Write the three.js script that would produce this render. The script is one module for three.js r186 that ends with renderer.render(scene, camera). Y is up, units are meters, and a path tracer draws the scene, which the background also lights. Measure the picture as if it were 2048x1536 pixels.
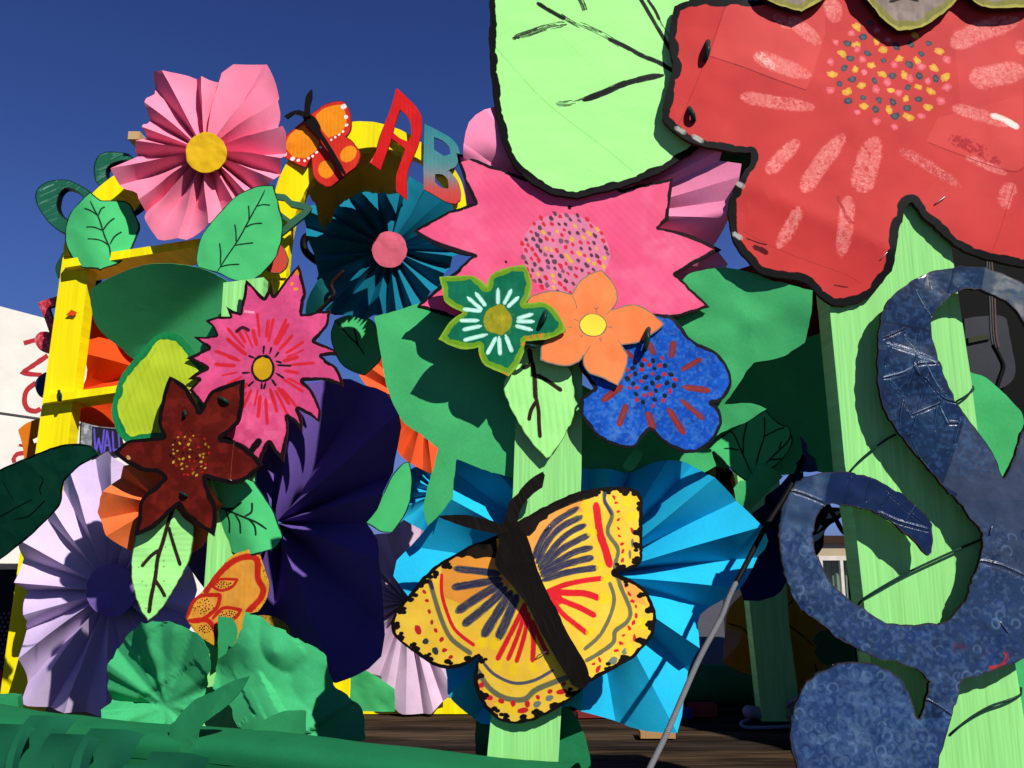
import * as THREE from 'three';
import { mergeGeometries } from 'three/addons/utils/BufferGeometryUtils.js';

// ---------- camera, sky, sun, exposure ----------
const scene = new THREE.Scene();
const EYE = new THREE.Vector3(0, 2.3, 0), PITCH = 10.6 * Math.PI / 180, FOCAL = 1671;   // focal length in pixels of the 2048 x 1536 photograph
const camera = new THREE.PerspectiveCamera(2 * Math.atan(768 / FOCAL) * 180 / Math.PI, 4 / 3, 0.05, 900);
camera.position.copy(EYE);
camera.rotation.set(PITCH, 0, 0);
scene.add(camera);
const SUN_DIR = new THREE.Vector3(0.45, 0.66, 0.60).normalize();
{
  const W = 256, H = 128, data = new Float32Array(W * H * 4);
  const stops = [[-90, .10, .095, .09], [-1, .10, .10, .10], [0, .13, .22, .47], [8, .066, .135, .38], [18, .039, .086, .28], [26, .0245, .055, .20], [35, .0155, .037, .146], [60, .011, .028, .125], [90, .010, .027, .12]];
  for (let r = 0; r < H; r++) {
    const el = ((r + .5) / H - .5) * 180;
    let k = 0; while (k < stops.length - 2 && el > stops[k + 1][0]) k++;
    const a = stops[k], b = stops[k + 1], f = Math.min(1, Math.max(0, (el - a[0]) / (b[0] - a[0])));
    for (let c = 0; c < W; c++) for (let j = 0; j < 4; j++) data[(r * W + c) * 4 + j] = j === 3 ? 1 : a[j + 1] + (b[j + 1] - a[j + 1]) * f;
  }
  const t = new THREE.DataTexture(data, W, H, THREE.RGBAFormat, THREE.FloatType);
  t.mapping = THREE.EquirectangularReflectionMapping; t.magFilter = t.minFilter = THREE.LinearFilter; t.needsUpdate = true;
  scene.background = t; scene.environment = t;
}
const sun = new THREE.DirectionalLight(new THREE.Color(1, .955, .88), 4.6);
sun.position.copy(SUN_DIR).multiplyScalar(12).add(new THREE.Vector3(0, 2, -1.5));
sun.target.position.set(0, 2, -1.5);
sun.castShadow = true; sun.shadow.mapSize.set(4096, 4096); sun.shadow.bias = -.0003;
Object.assign(sun.shadow.camera, { left: -9, right: 9, top: 9, bottom: -9, near: .5, far: 60 });
scene.add(sun, sun.target);
const renderer = new THREE.WebGLRenderer({ antialias: true });
renderer.toneMapping = THREE.LinearToneMapping;
renderer.toneMappingExposure = 1.34;
renderer.shadowMap.enabled = true; renderer.shadowMap.type = THREE.PCFSoftShadowMap;

// ---------- random numbers and noise ----------
let seed_ = 7;
const seed = (s) => { seed_ = s * 7919 + 13; };
const rnd = () => { seed_ = (seed_ + 0x6d2b79f5) | 0; let t = Math.imul(seed_ ^ (seed_ >>> 15), 1 | seed_); t = (t + Math.imul(t ^ (t >>> 7), 61 | t)) ^ t; return ((t ^ (t >>> 14)) >>> 0) / 4294967296; };
const rr = (a, b) => a + (b - a) * rnd();
const hash = (x, y, s) => { let h = Math.imul(x, 374761393) ^ Math.imul(y, 668265263) ^ Math.imul(s, 1274126177); h = Math.imul(h ^ (h >>> 13), 1103515245); h ^= h >>> 16; return (h >>> 0) / 4294967296; };
const noise = (x, y, s = 0) => {
  const i = Math.floor(x), j = Math.floor(y), u = x - i, v = y - j, a = u * u * (3 - 2 * u), b = v * v * (3 - 2 * v);
  return ((hash(i, j, s) * (1 - a) + hash(i + 1, j, s) * a) * (1 - b) + (hash(i, j + 1, s) * (1 - a) + hash(i + 1, j + 1, s) * a) * b) * 2 - 1;
};
const fbm = (x, y, s = 0, n = 4) => { let t = 0, a = .5; for (let i = 0; i < n; i++) { t += a * noise(x, y, s + i); x *= 2.03; y *= 2.03; a *= .5; } return t; };
const ridge = (x, y, s = 0) => { let t = 0, a = .6; for (let i = 0; i < 3; i++) { t += a * (1 - 2 * Math.abs(noise(x, y, s + i))); x *= 1.9; y *= 1.9; a *= .45; } return t; };
// paper that has been crushed and pulled open again: flat facets that meet in sharp creases
const crumple = (x0, y0, s = 0) => {
  const x = x0 * .82 + y0 * .57, y = y0 * .82 - x0 * .57, i0 = Math.floor(x), j0 = Math.floor(y); let best = -9;
  for (let j = j0 - 2; j <= j0 + 2; j++) for (let i = i0 - 2; i <= i0 + 2; i++) {
    const px = i + hash(i, j, s + 1), py = j + hash(i, j, s + 2), gx = hash(i, j, s + 3) - .5, gy = hash(i, j, s + 4) - .5;
    best = Math.max(best, hash(i, j, s + 5) * .4 + .8 * gx * (x - px) + .8 * gy * (y - py) - .45 * Math.hypot(x - px, y - py));
  }
  return best;
};

// ---------- the place: where a point of the photograph lies at a given distance ----------
const cosP = Math.cos(PITCH), sinP = Math.sin(PITCH);
const ray = (x, y) => { const a = (x - 1024) / FOCAL, b = -(y - 768) / FOCAL; return new THREE.Vector3(a, b * cosP + sinP, b * sinP - cosP); };
const at = (x, y, Z) => { const d = ray(x, y); return d.multiplyScalar(-Z / d.z).add(EYE); };
function plane(x, y, Z, yaw = 0, tilt = 0) {                          // an upright board at that distance, turned by yaw and leaned by tilt (degrees)
  const O = at(x, y, Z), m = new THREE.Matrix4().makeRotationFromEuler(new THREE.Euler(-tilt * Math.PI / 180, yaw * Math.PI / 180, 0, 'YXZ'));
  const u = new THREE.Vector3(), v = new THREE.Vector3(), n = new THREE.Vector3(); m.extractBasis(u, v, n);
  return {
    O, u, v, n, q: new THREE.Quaternion().setFromRotationMatrix(m), px: -O.z / FOCAL,
    L(x, y) { const d = ray(x, y), t = O.clone().sub(EYE).dot(n) / d.dot(n), X = d.multiplyScalar(t).add(EYE).sub(O); return [X.dot(u), X.dot(v)]; },
  };
}
const pairs = (a) => { const r = []; for (let i = 0; i < a.length; i += 2) r.push([a[i], a[i + 1]]); return r; };
function smooth(p, closed = true, sharp = 42, step = 7) {             // rounds what is drawn as a curve, keeps corners
  const n = p.length, out = [], ang = (i) => {
    const a = p[(i - 1 + n) % n], b = p[i], c = p[(i + 1) % n];
    const t = Math.abs(Math.atan2(c[1] - b[1], c[0] - b[0]) - Math.atan2(b[1] - a[1], b[0] - a[0]));
    return Math.min(t, 2 * Math.PI - t) * 180 / Math.PI;
  };
  const cor = p.map((_, i) => (!closed && (i === 0 || i === n - 1)) || ang(i) > sharp);
  const m = closed ? n : n - 1;
  for (let i = 0; i < m; i++) {
    const b = p[i], c = p[(i + 1) % n], a = cor[i] ? b : p[(i - 1 + n) % n], d = cor[(i + 1) % n] ? c : p[(i + 2) % n];
    const len = Math.hypot(c[0] - b[0], c[1] - b[1]), k = Math.max(1, Math.min(24, Math.round(len / step)));
    const flat = cor[i] && cor[(i + 1) % n];
    for (let j = 0; j < k; j++) {
      const t = j / k, t2 = t * t, t3 = t2 * t;
      if (flat) { out.push([b[0] + (c[0] - b[0]) * t, b[1] + (c[1] - b[1]) * t]); continue; }
      const f = (q) => .5 * (2 * b[q] + (c[q] - a[q]) * t + (2 * a[q] - 5 * b[q] + 4 * c[q] - d[q]) * t2 + (3 * b[q] - a[q] - 3 * c[q] + d[q]) * t3);
      out.push([f(0), f(1)]);
    }
  }
  if (!closed) out.push(p[n - 1]);
  return out;
}

// ---------- shared surface textures (relief and faint tone, in metres) ----------
function tile(size, f, color) {
  const d = new Uint8Array(size * size * 4);
  for (let y = 0; y < size; y++) for (let x = 0; x < size; x++) { const v = Math.max(0, Math.min(255, f(x / size, y / size) * 255)); d.set([v, v, v, 255], (y * size + x) * 4); }
  const t = new THREE.DataTexture(d, size, size); t.wrapS = t.wrapT = THREE.RepeatWrapping; t.magFilter = t.minFilter = THREE.LinearFilter;
  if (color) t.colorSpace = THREE.SRGBColorSpace; t.needsUpdate = true; return t;
}
const wrapN = (f) => (u, v) => { const a = f(u, v), b = f(u - 1, v), c = f(u, v - 1), d = f(u - 1, v - 1), s = u * u * (3 - 2 * u), t = v * v * (3 - 2 * v); return (a * (1 - s) + b * s) * (1 - t) + (c * (1 - s) + d * s) * t; };
const paperBump = tile(512, wrapN((u, v) => .5 + .30 * fbm(u * 7, v * 7, 3) + .16 * crumple(u * 5, v * 5, 9) + .03 * noise(u * 160, v * 160, 5)));
const paperTone = tile(512, wrapN((u, v) => .93 + .07 * fbm(u * 6, v * 6, 31) + .03 * noise(u * 190, v * 190, 8)), true);
const cardBump = tile(512, wrapN((u, v) => .5 + .10 * Math.sin((u + .012 * noise(u * 4, v * 3, 2)) * 2 * Math.PI * 30) + .28 * fbm(u * 9, v * 9, 4) + .04 * noise(u * 140, v * 60, 6)));
const woodBump = tile(512, wrapN((u, v) => .5 + .42 * fbm(u * 46 + .6 * noise(u * 5, v * 2, 1), v * 2.2, 12) + .16 * noise(u * 220, v * 9, 6)));
const woodTone = tile(512, wrapN((u, v) => .93 + .08 * fbm(u * 38 + .7 * noise(u * 4, v * 2, 1), v * 1.6, 14) - .2 * Math.exp(-((u - .31) ** 2 * 1500 + (v - .42) ** 2 * 420)) - .16 * Math.exp(-((u - .74) ** 2 * 2600 + (v - .81) ** 2 * 800)) + .03 * noise(u * 200, v * 7, 9)), true);
const creaseBump = tile(512, wrapN((u, v) => .45 + .42 * crumple(u * 4, v * 4, 21) + .16 * fbm(u * 18, v * 18, 24) + .10 * noise(u * 150, v * 150, 25)));
const use = (t, m, turn = 0) => { const c = t.clone(); c.channel = 1; c.repeat.set(1 / m, 1 / m); c.rotation = turn; c.needsUpdate = true; return c; };

const hex = (c) => new THREE.Color(c);
const matCache = new Map();
function mat(color, o = {}) {
  const key = JSON.stringify([color, o.r, o.bump, o.bs, o.bm, o.tone, o.turn, o.coat]);
  if (matCache.has(key)) return matCache.get(key);
  const m = new THREE.MeshPhysicalMaterial({ color: hex(color), roughness: o.r ?? .8, specularIntensity: o.spec ?? .18, side: THREE.DoubleSide });
  const bump = o.bump === undefined ? paperBump : o.bump, tone = o.tone === undefined ? paperTone : o.tone;
  if (bump) { m.bumpMap = use(bump, o.bm ?? .3, o.turn); m.bumpScale = o.bs ?? .0005; }
  if (tone) m.map = use(tone, o.bm ?? .35, o.turn);
  if (o.coat) { m.clearcoat = o.coat; m.clearcoatRoughness = .3; }
  matCache.set(key, m); return m;
}
const mBlack = mat('#0c0b0c', { r: .6 }), mTie = mat('#12302c', { r: .35, tone: null }), mSteel = new THREE.MeshStandardMaterial({ color: hex('#8d9096'), metalness: .9, roughness: .35 });

// ---------- paint on flat sheets ----------
class Art {
  constructor(pl, pts, o) {
    const xs = pts.map((p) => p[0]), ys = pts.map((p) => p[1]);
    Object.assign(this, { pl, x0: Math.min(...xs) - .003, y0: Math.min(...ys) - .003, x1: Math.max(...xs) + .003, y1: Math.max(...ys) + .003, pts });
    const want = (o.res ?? 1.15) / pl.px, side = Math.max(this.x1 - this.x0, this.y1 - this.y0); this.k = Math.min(want, 1400 / side);
    this.s = this.k * pl.px;
    this.w = Math.max(8, Math.ceil((this.x1 - this.x0) * this.k)); this.h = Math.max(8, Math.ceil((this.y1 - this.y0) * this.k));
    this.cv = document.createElement('canvas'); this.cv.width = this.w; this.cv.height = this.h; this.g = this.cv.getContext('2d');
    this.g.lineCap = this.g.lineJoin = 'round';
  }
  M(u, v) { return [(u - this.x0) / (this.x1 - this.x0) * this.w, (this.y1 - v) / (this.y1 - this.y0) * this.h]; }
  P(x, y) { return this.M(...this.pl.L(x, y)); }
  fill(c) { this.g.globalAlpha = 1; this.g.fillStyle = c; this.g.fillRect(0, 0, this.w, this.h); return this; }
  blots(n, colors, r0, r1, alpha, box) {                             // cloudy patches of other tones, of about that size
    const st = 3, W = Math.ceil(this.w / st), H = Math.ceil(this.h / st), cv = document.createElement('canvas'); cv.width = W; cv.height = H;
    const g = cv.getContext('2d'), k = st / this.s / (r0 + r1) * 1.5, b = box && [...this.P(box[0], box[1]), ...this.P(box[2], box[3])], sm = THREE.MathUtils.smoothstep;
    for (const col of colors) {
      const im = g.createImageData(W, H), c = hex(col).getHex(), s = Math.floor(rnd() * 9000);
      for (let y = 0; y < H; y++) for (let x = 0; x < W; x++) {
        let a = sm(fbm(x * k, y * k, s, 3), -.02, .3) * alpha;
        if (b) { const e = 14 * this.s, X = x * st, Y = y * st; a *= sm(X, b[0] - e, b[0] + e) * (1 - sm(X, b[2] - e, b[2] + e)) * sm(Y, b[1] - e, b[1] + e) * (1 - sm(Y, b[3] - e, b[3] + e)); }
        im.data.set([c >> 16, (c >> 8) & 255, c & 255, a * 255], (y * W + x) * 4);
      }
      g.putImageData(im, 0, 0); this.g.drawImage(cv, 0, 0, W * st, H * st);
    }
    return this;
  }
  streaks(n, colors, len, w, alpha, deg) {
    for (let i = 0; i < n; i++) {
      const x = rr(0, this.w), y = rr(0, this.h), l = rr(.4, 1) * len * this.s, a = (deg + rr(-6, 6)) * Math.PI / 180;
      this.g.globalAlpha = alpha * rr(.3, 1); this.g.strokeStyle = colors[Math.floor(rnd() * colors.length)]; this.g.lineWidth = rr(.4, 1) * w * this.s;
      this.g.beginPath(); this.g.moveTo(x, y); this.g.quadraticCurveTo(x + Math.cos(a) * l * .5 + rr(-3, 3), y + Math.sin(a) * l * .5 + rr(-3, 3), x + Math.cos(a) * l, y + Math.sin(a) * l); this.g.stroke();
    }
    this.g.globalAlpha = 1; return this;
  }
  poly(a, c, alpha = 1, curve = true) {
    const p = (curve ? smooth(pairs(a)) : pairs(a)).map((q) => this.P(...q)); this.g.globalAlpha = alpha; this.g.fillStyle = c; this.g.beginPath();
    p.forEach((q, i) => (i ? this.g.lineTo(...q) : this.g.moveTo(...q))); this.g.closePath(); this.g.fill(); this.g.globalAlpha = 1; return this;
  }
  line(a, w, c, o = {}) {                                            // a brush stroke: bristles, ragged ends, dry where the paint ran out
    const dry = o.dry ?? 0, p = smooth(pairs(a), false, 60, 4).map((q) => this.P(...q)), n = p.length, W = w * this.s, nb = Math.max(1, Math.round(W / 1.3));
    const tp = (t) => (o.taper ? Math.min(1, .35 + 1.6 * Math.sin(Math.PI * Math.min(1, t * .96 + .02))) : 1);
    this.g.strokeStyle = c;
    if (dry < .5) {
      for (let i = 0; i < n - 1; i++) {
        this.g.globalAlpha = (o.alpha ?? 1) * (1 - dry * .8); this.g.lineWidth = W * tp(i / (n - 1)) * (.8 + .28 * noise(p[i][0] * .11, p[i][1] * .11, 77));
        this.g.beginPath(); this.g.moveTo(...p[i]); this.g.lineTo(...p[i + 1]); this.g.stroke();
      }
    }
    if (nb > 2) for (let b = 0; b < nb; b++) {
      const off = ((b + .5) / nb - .5) * W, k0 = Math.floor(n * rr(0, .06 + .1 * dry)), k1 = Math.ceil(n * (1 - rr(0, .06 + .16 * dry))), sd = Math.floor(rnd() * 999);
      for (let i = k0; i < Math.min(k1, n - 1); i++) {
        if (dry && noise(i * .22 + b * 1.7, b * .9, sd) < dry * 1.2 - 1.05 + dry * .55 * (i / n)) continue;
        const dx = p[i + 1][0] - p[i][0], dy = p[i + 1][1] - p[i][1], l = Math.hypot(dx, dy) || 1, f = off * tp(i / (n - 1));
        this.g.globalAlpha = (o.alpha ?? 1) * rr(.5, 1); this.g.lineWidth = 1.5;
        this.g.beginPath(); this.g.moveTo(p[i][0] - dy / l * f, p[i][1] + dx / l * f); this.g.lineTo(p[i + 1][0] - dy / l * f, p[i + 1][1] + dx / l * f); this.g.stroke();
      }
    }
    this.g.globalAlpha = 1; return this;
  }
  scumble(a, w, c, o = {}) {                                         // nearly dry paint dragged over a rough board: speckle that thins out at the ends
    const p = smooth(pairs(a), false, 60, 4).map((q) => this.P(...q)), n = p.length, W = w * this.s, sd = Math.floor(rnd() * 999); this.g.fillStyle = c;
    let L = 0; for (let i = 1; i < n; i++) L += Math.hypot(p[i][0] - p[i - 1][0], p[i][1] - p[i - 1][1]);
    for (let m = L * W * (o.d ?? .55); m > 0; m--) {
      const t = rnd(), f = t * (n - 1), i = Math.min(n - 2, Math.floor(f)), k = f - i, dx = p[i + 1][0] - p[i][0], dy = p[i + 1][1] - p[i][1], l = Math.hypot(dx, dy) || 1, v = rr(-.5, .5);
      const tip = Math.sqrt(Math.max(0, Math.min(1, t * 5, (1 - t) * 3.2))), edge = tip * Math.min(1, (tip * .5 - Math.abs(v)) * 9), x = p[i][0] + dx * k - dy / l * v * W, y = p[i][1] + dy * k + dx / l * v * W;
      if (rnd() > edge || fbm(x / (5 * this.s), y / (5 * this.s), sd, 3) + .55 * fbm(x / (26 * this.s), y / (26 * this.s), sd + 9, 2) < (o.thr ?? -.12)) continue;
      this.g.globalAlpha = (o.alpha ?? .5) * rr(.4, 1); this.g.beginPath(); this.g.arc(x, y, o.rad ? rr(o.rad * .4, o.rad) * this.s : rr(.5, 1.5), 0, 7); this.g.fill();
    }
    this.g.globalAlpha = 1; return this;
  }
  dot(x, y, r, c, o = {}) {
    const [X, Y] = this.P(x, y), R = r * this.s; this.g.fillStyle = c; this.g.globalAlpha = o.alpha ?? 1; this.g.beginPath();
    const a0 = o.a ?? rr(0, 3), e = o.e ?? rr(.7, 1), sd = Math.floor(rnd() * 999), J = o.j ?? .16;
    for (let i = 0; i < 18; i++) { const t = i / 18 * 2 * Math.PI, q = R * (1 + J * noise(i * .9, 0, sd)), x1 = Math.cos(t) * q, y1 = Math.sin(t) * q * e; const xx = X + x1 * Math.cos(a0) - y1 * Math.sin(a0), yy = Y + x1 * Math.sin(a0) + y1 * Math.cos(a0); i ? this.g.lineTo(xx, yy) : this.g.moveTo(xx, yy); }
    this.g.closePath(); this.g.fill(); this.g.globalAlpha = 1; return this;
  }
  dots(a, r, c, o) { for (const q of pairs(a)) this.dot(q[0], q[1], r * rr(.8, 1.15), c, o); return this; }
  spray(cx, cy, rx, ry, n, r0, r1, colors, gap, o) {
    const done = [];
    for (let i = 0, tries = 0; i < n && tries < n * 40; tries++) {
      const a = rr(0, 6.283), q = Math.sqrt(rnd()), x = cx + Math.cos(a) * q * rx, y = cy + Math.sin(a) * q * ry;
      if (done.some((d) => Math.hypot(d[0] - x, d[1] - y) < gap)) continue;
      done.push([x, y]); this.dot(x, y, rr(r0, r1), colors[Math.floor(rnd() * colors.length)], o); i++;
    }
    return this;
  }
  ring(w, c, o = {}) {                                               // a painted band along the cut edge, of a wandering width
    const p = this.pts.map((q) => this.M(...q)), n = p.length, W = w * this.s * 2; this.g.strokeStyle = c; this.g.globalAlpha = o.alpha ?? 1;
    for (let i = 0; i < n; i++) {
      const a = p[i], b = p[(i + 1) % n]; this.g.lineWidth = Math.max(1, W * (1 + (o.j ?? .35) * noise(a[0] * .035, a[1] * .035, 5) + .18 * noise(a[0] * .3, a[1] * .3, 6)));
      this.g.beginPath(); this.g.moveTo(...a); this.g.lineTo(...b); this.g.stroke();
    }
    this.g.globalAlpha = 1; return this;
  }
  grain(amount, sx, sy, fine = .03) {                                // faint uneven tone of the paint film
    const im = this.g.getImageData(0, 0, this.w, this.h), d = im.data, k = 1 / (this.s * 1671 / 1671), s = Math.floor(rnd() * 900);
    for (let y = 0; y < this.h; y++) for (let x = 0; x < this.w; x++) {
      const f = 1 + amount * fbm(x * k / sx, y * k / sy, s, 3) + fine * (hash(x, y, s) - .5) * 2, i = (y * this.w + x) * 4;
      d[i] = Math.min(255, d[i] * f); d[i + 1] = Math.min(255, d[i + 1] * f); d[i + 2] = Math.min(255, d[i + 2] * f);
    }
    this.g.putImageData(im, 0, 0); return this;
  }
  texture() { const t = new THREE.CanvasTexture(this.cv); t.colorSpace = THREE.SRGBColorSpace; t.anisotropy = 8; return t; }
}

// ---------- sheets: cut out of card, paper or board; flat or bent, always with thickness ----------
function thicken(P, idx, uv0, uv1, t, wall = true) {                  // P: [x,y,z] per vertex; a back face and an edge are added
  const N = P.length, pos = new Float32Array(N * 3); P.forEach((p, i) => pos.set(p, i * 3));
  const g0 = new THREE.BufferGeometry(); g0.setAttribute('position', new THREE.BufferAttribute(pos, 3)); g0.setIndex(idx); g0.computeVertexNormals();
  const nor = g0.attributes.normal.array, pp = [], nn = [], a0 = [], a1 = [];
  const add = (x, y, z, nx, ny, nz, i) => { pp.push(x, y, z); nn.push(nx, ny, nz); a0.push(uv0[i][0], uv0[i][1]); a1.push(uv1[i][0], uv1[i][1]); return pp.length / 3 - 1; };
  for (let i = 0; i < N; i++) add(pos[i * 3], pos[i * 3 + 1], pos[i * 3 + 2], nor[i * 3], nor[i * 3 + 1], nor[i * 3 + 2], i);
  for (let i = 0; i < N; i++) add(pos[i * 3], pos[i * 3 + 1], pos[i * 3 + 2] - t, -nor[i * 3], -nor[i * 3 + 1], -nor[i * 3 + 2], i);
  const out = [...idx], back = [], side = [];
  for (let i = 0; i < idx.length; i += 3) back.push(idx[i] + N, idx[i + 2] + N, idx[i + 1] + N);
  if (wall) {
    const key = (i) => Math.round(P[i][0] * 2e5) + '_' + Math.round(P[i][1] * 2e5), K = P.map((_, i) => key(i)), edges = new Map();
    for (let i = 0; i < idx.length; i += 3) for (let j = 0; j < 3; j++) {
      const a = idx[i + j], b = idx[i + (j + 1) % 3], rev = K[b] + '|' + K[a];
      if (edges.has(rev)) edges.delete(rev); else edges.set(K[a] + '|' + K[b], [a, b]);
    }
    for (const [a, b] of edges.values()) {
      const dx = P[b][0] - P[a][0], dy = P[b][1] - P[a][1], l = Math.hypot(dx, dy) || 1, nx = dy / l, ny = -dx / l;
      const q = [[a, 0], [a, t], [b, t], [b, 0]].map(([i, d]) => add(P[i][0], P[i][1], P[i][2] - d, nx, ny, 0, i));
      for (const i of q) { a1[i * 2] = (q.indexOf(i) > 1 ? l : 0) + P[a][0] + P[a][1]; a1[i * 2 + 1] = pp[i * 3 + 2]; }
      side.push(q[0], q[1], q[2], q[0], q[2], q[3]);
    }
  }
  const g = new THREE.BufferGeometry();
  g.setAttribute('position', new THREE.Float32BufferAttribute(pp, 3)); g.setAttribute('normal', new THREE.Float32BufferAttribute(nn, 3));
  g.setAttribute('uv', new THREE.Float32BufferAttribute(a0, 2)); g.setAttribute('uv1', new THREE.Float32BufferAttribute(a1, 2));
  g.setIndex([...out, ...back, ...side]);
  g.addGroup(0, out.length, 0); g.addGroup(out.length, back.length, 1); if (side.length) g.addGroup(out.length + back.length, side.length, 2);
  return g;
}
function gridCut(contour, holes, cell) {                              // triangles of the outline, cut along a square grid so that the sheet can bend
  const V = (q) => q.map((p) => new THREE.Vector2(p[0], p[1]));
  let c = V(contour); if (THREE.ShapeUtils.area(c) < 0) c = c.reverse();
  const h = holes.map((q) => { const r = V(q); return THREE.ShapeUtils.area(r) > 0 ? r.reverse() : r; });
  const all = [...c, ...h.flat()], tris = THREE.ShapeUtils.triangulateShape(c, h), P = [], idx = [], ids = new Map();
  const id = (p) => { const k = Math.round(p[0] * 2e5) + '_' + Math.round(p[1] * 2e5); if (!ids.has(k)) { ids.set(k, P.length); P.push(p); } return ids.get(k); };
  const clip = (poly, ax, val, keepLow) => {
    const out = [];
    for (let i = 0; i < poly.length; i++) {
      const a = poly[i], b = poly[(i + 1) % poly.length], ia = keepLow ? a[ax] <= val : a[ax] >= val, ib = keepLow ? b[ax] <= val : b[ax] >= val;
      if (ia) out.push(a);
      if (ia !== ib) { const [s, e] = a[0] < b[0] || (a[0] === b[0] && a[1] < b[1]) ? [a, b] : [b, a], t = (val - s[ax]) / (e[ax] - s[ax]), p = [s[0] + (e[0] - s[0]) * t, s[1] + (e[1] - s[1]) * t]; p[ax] = val; out.push(p); }
    }
    return out;
  };
  for (const t of tris) {
    let base = t.map((i) => [all[i].x, all[i].y]);
    const emit = (poly) => { const v = poly.map(id); for (let i = 1; i < v.length - 1; i++) if (v[0] !== v[i] && v[i] !== v[i + 1] && v[0] !== v[i + 1]) idx.push(v[0], v[i], v[i + 1]); };
    if (!cell) { emit(base); continue; }
    const x0 = Math.floor(Math.min(...base.map((p) => p[0])) / cell), x1 = Math.ceil(Math.max(...base.map((p) => p[0])) / cell);
    for (let i = x0; i < x1; i++) {
      let col = clip(clip(base, 0, i * cell, false), 0, (i + 1) * cell, true); if (col.length < 3) continue;
      const y0 = Math.floor(Math.min(...col.map((p) => p[1])) / cell), y1 = Math.ceil(Math.max(...col.map((p) => p[1])) / cell);
      for (let j = y0; j < y1; j++) { const q = clip(clip(col, 1, j * cell, false), 1, (j + 1) * cell, true); if (q.length > 2) emit(q); }
    }
  }
  return { P, idx };
}
const counts = new Map();
const numbered = (n) => { const k = counts.get(n) ?? 0; counts.set(n, k + 1); return k ? n + '_' + String(k).padStart(3, '0') : n; };
function tag(o, label, category, group, kind) { Object.assign(o.userData, { label, category }); if (group) o.userData.group = group; if (kind) o.userData.kind = kind; return o; }
function thing(name, label, category, p, group) { const o = new THREE.Group(); o.name = numbered(name); o.position.copy(p); scene.add(o); o.updateMatrixWorld(true); return tag(o, label, category, group); }
function put(m, parent, name) {                                       // into the scene, or under its thing without moving it
  m.name = parent ? name : numbered(name); m.castShadow = m.receiveShadow = true; scene.add(m); m.updateMatrixWorld(true);
  if (parent) parent.attach(m); return m;
}
// bends: z over the sheet, local metres
const fold = (pl, x1, y1, x2, y2, kl, kr, round = .006) => { const a = pl.L(x1, y1), b = pl.L(x2, y2), l = Math.hypot(b[0] - a[0], b[1] - a[1]), nx = (b[1] - a[1]) / l, ny = -(b[0] - a[0]) / l; return (u, v) => { const d = (u - a[0]) * nx + (v - a[1]) * ny, e = Math.sqrt(d * d + round * round) - round; return d > 0 ? -kr * e : -kl * e; }; };
const crease = (pl, x1, y1, x2, y2, kl, kr, R = .03) => { const f = fold(pl, x1, y1, x2, y2, 1, 1, .0025); return (u, v) => { const d = -f(u, v), g = fold(pl, x1, y1, x2, y2, 0, 1, .0001)(u, v) < -1e-6; return -(g ? kr : kl) * R * (1 - Math.exp(-d / R)); }; };
const curl = (deg, k) => { const c = Math.cos(deg * Math.PI / 180), s = Math.sin(deg * Math.PI / 180); return (u, v) => { const d = u * c + v * s; return k * d * d; }; };
const wob = (amp, size, s = 1) => (u, v) => amp * fbm(u / size + s * 3.7, v / size - s * 1.9, s, 3);
const crush = (amp, size, s = 1) => (u, v) => amp * (crumple(u / size + s * 5.3, v / size, s) - .8 * crumple(u / size * .83 - s * 2.1, v / size * .9 + s * 3.3, s + 50));
const sum = (...f) => (u, v) => f.reduce((t, g) => t + g(u, v), 0);

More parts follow.
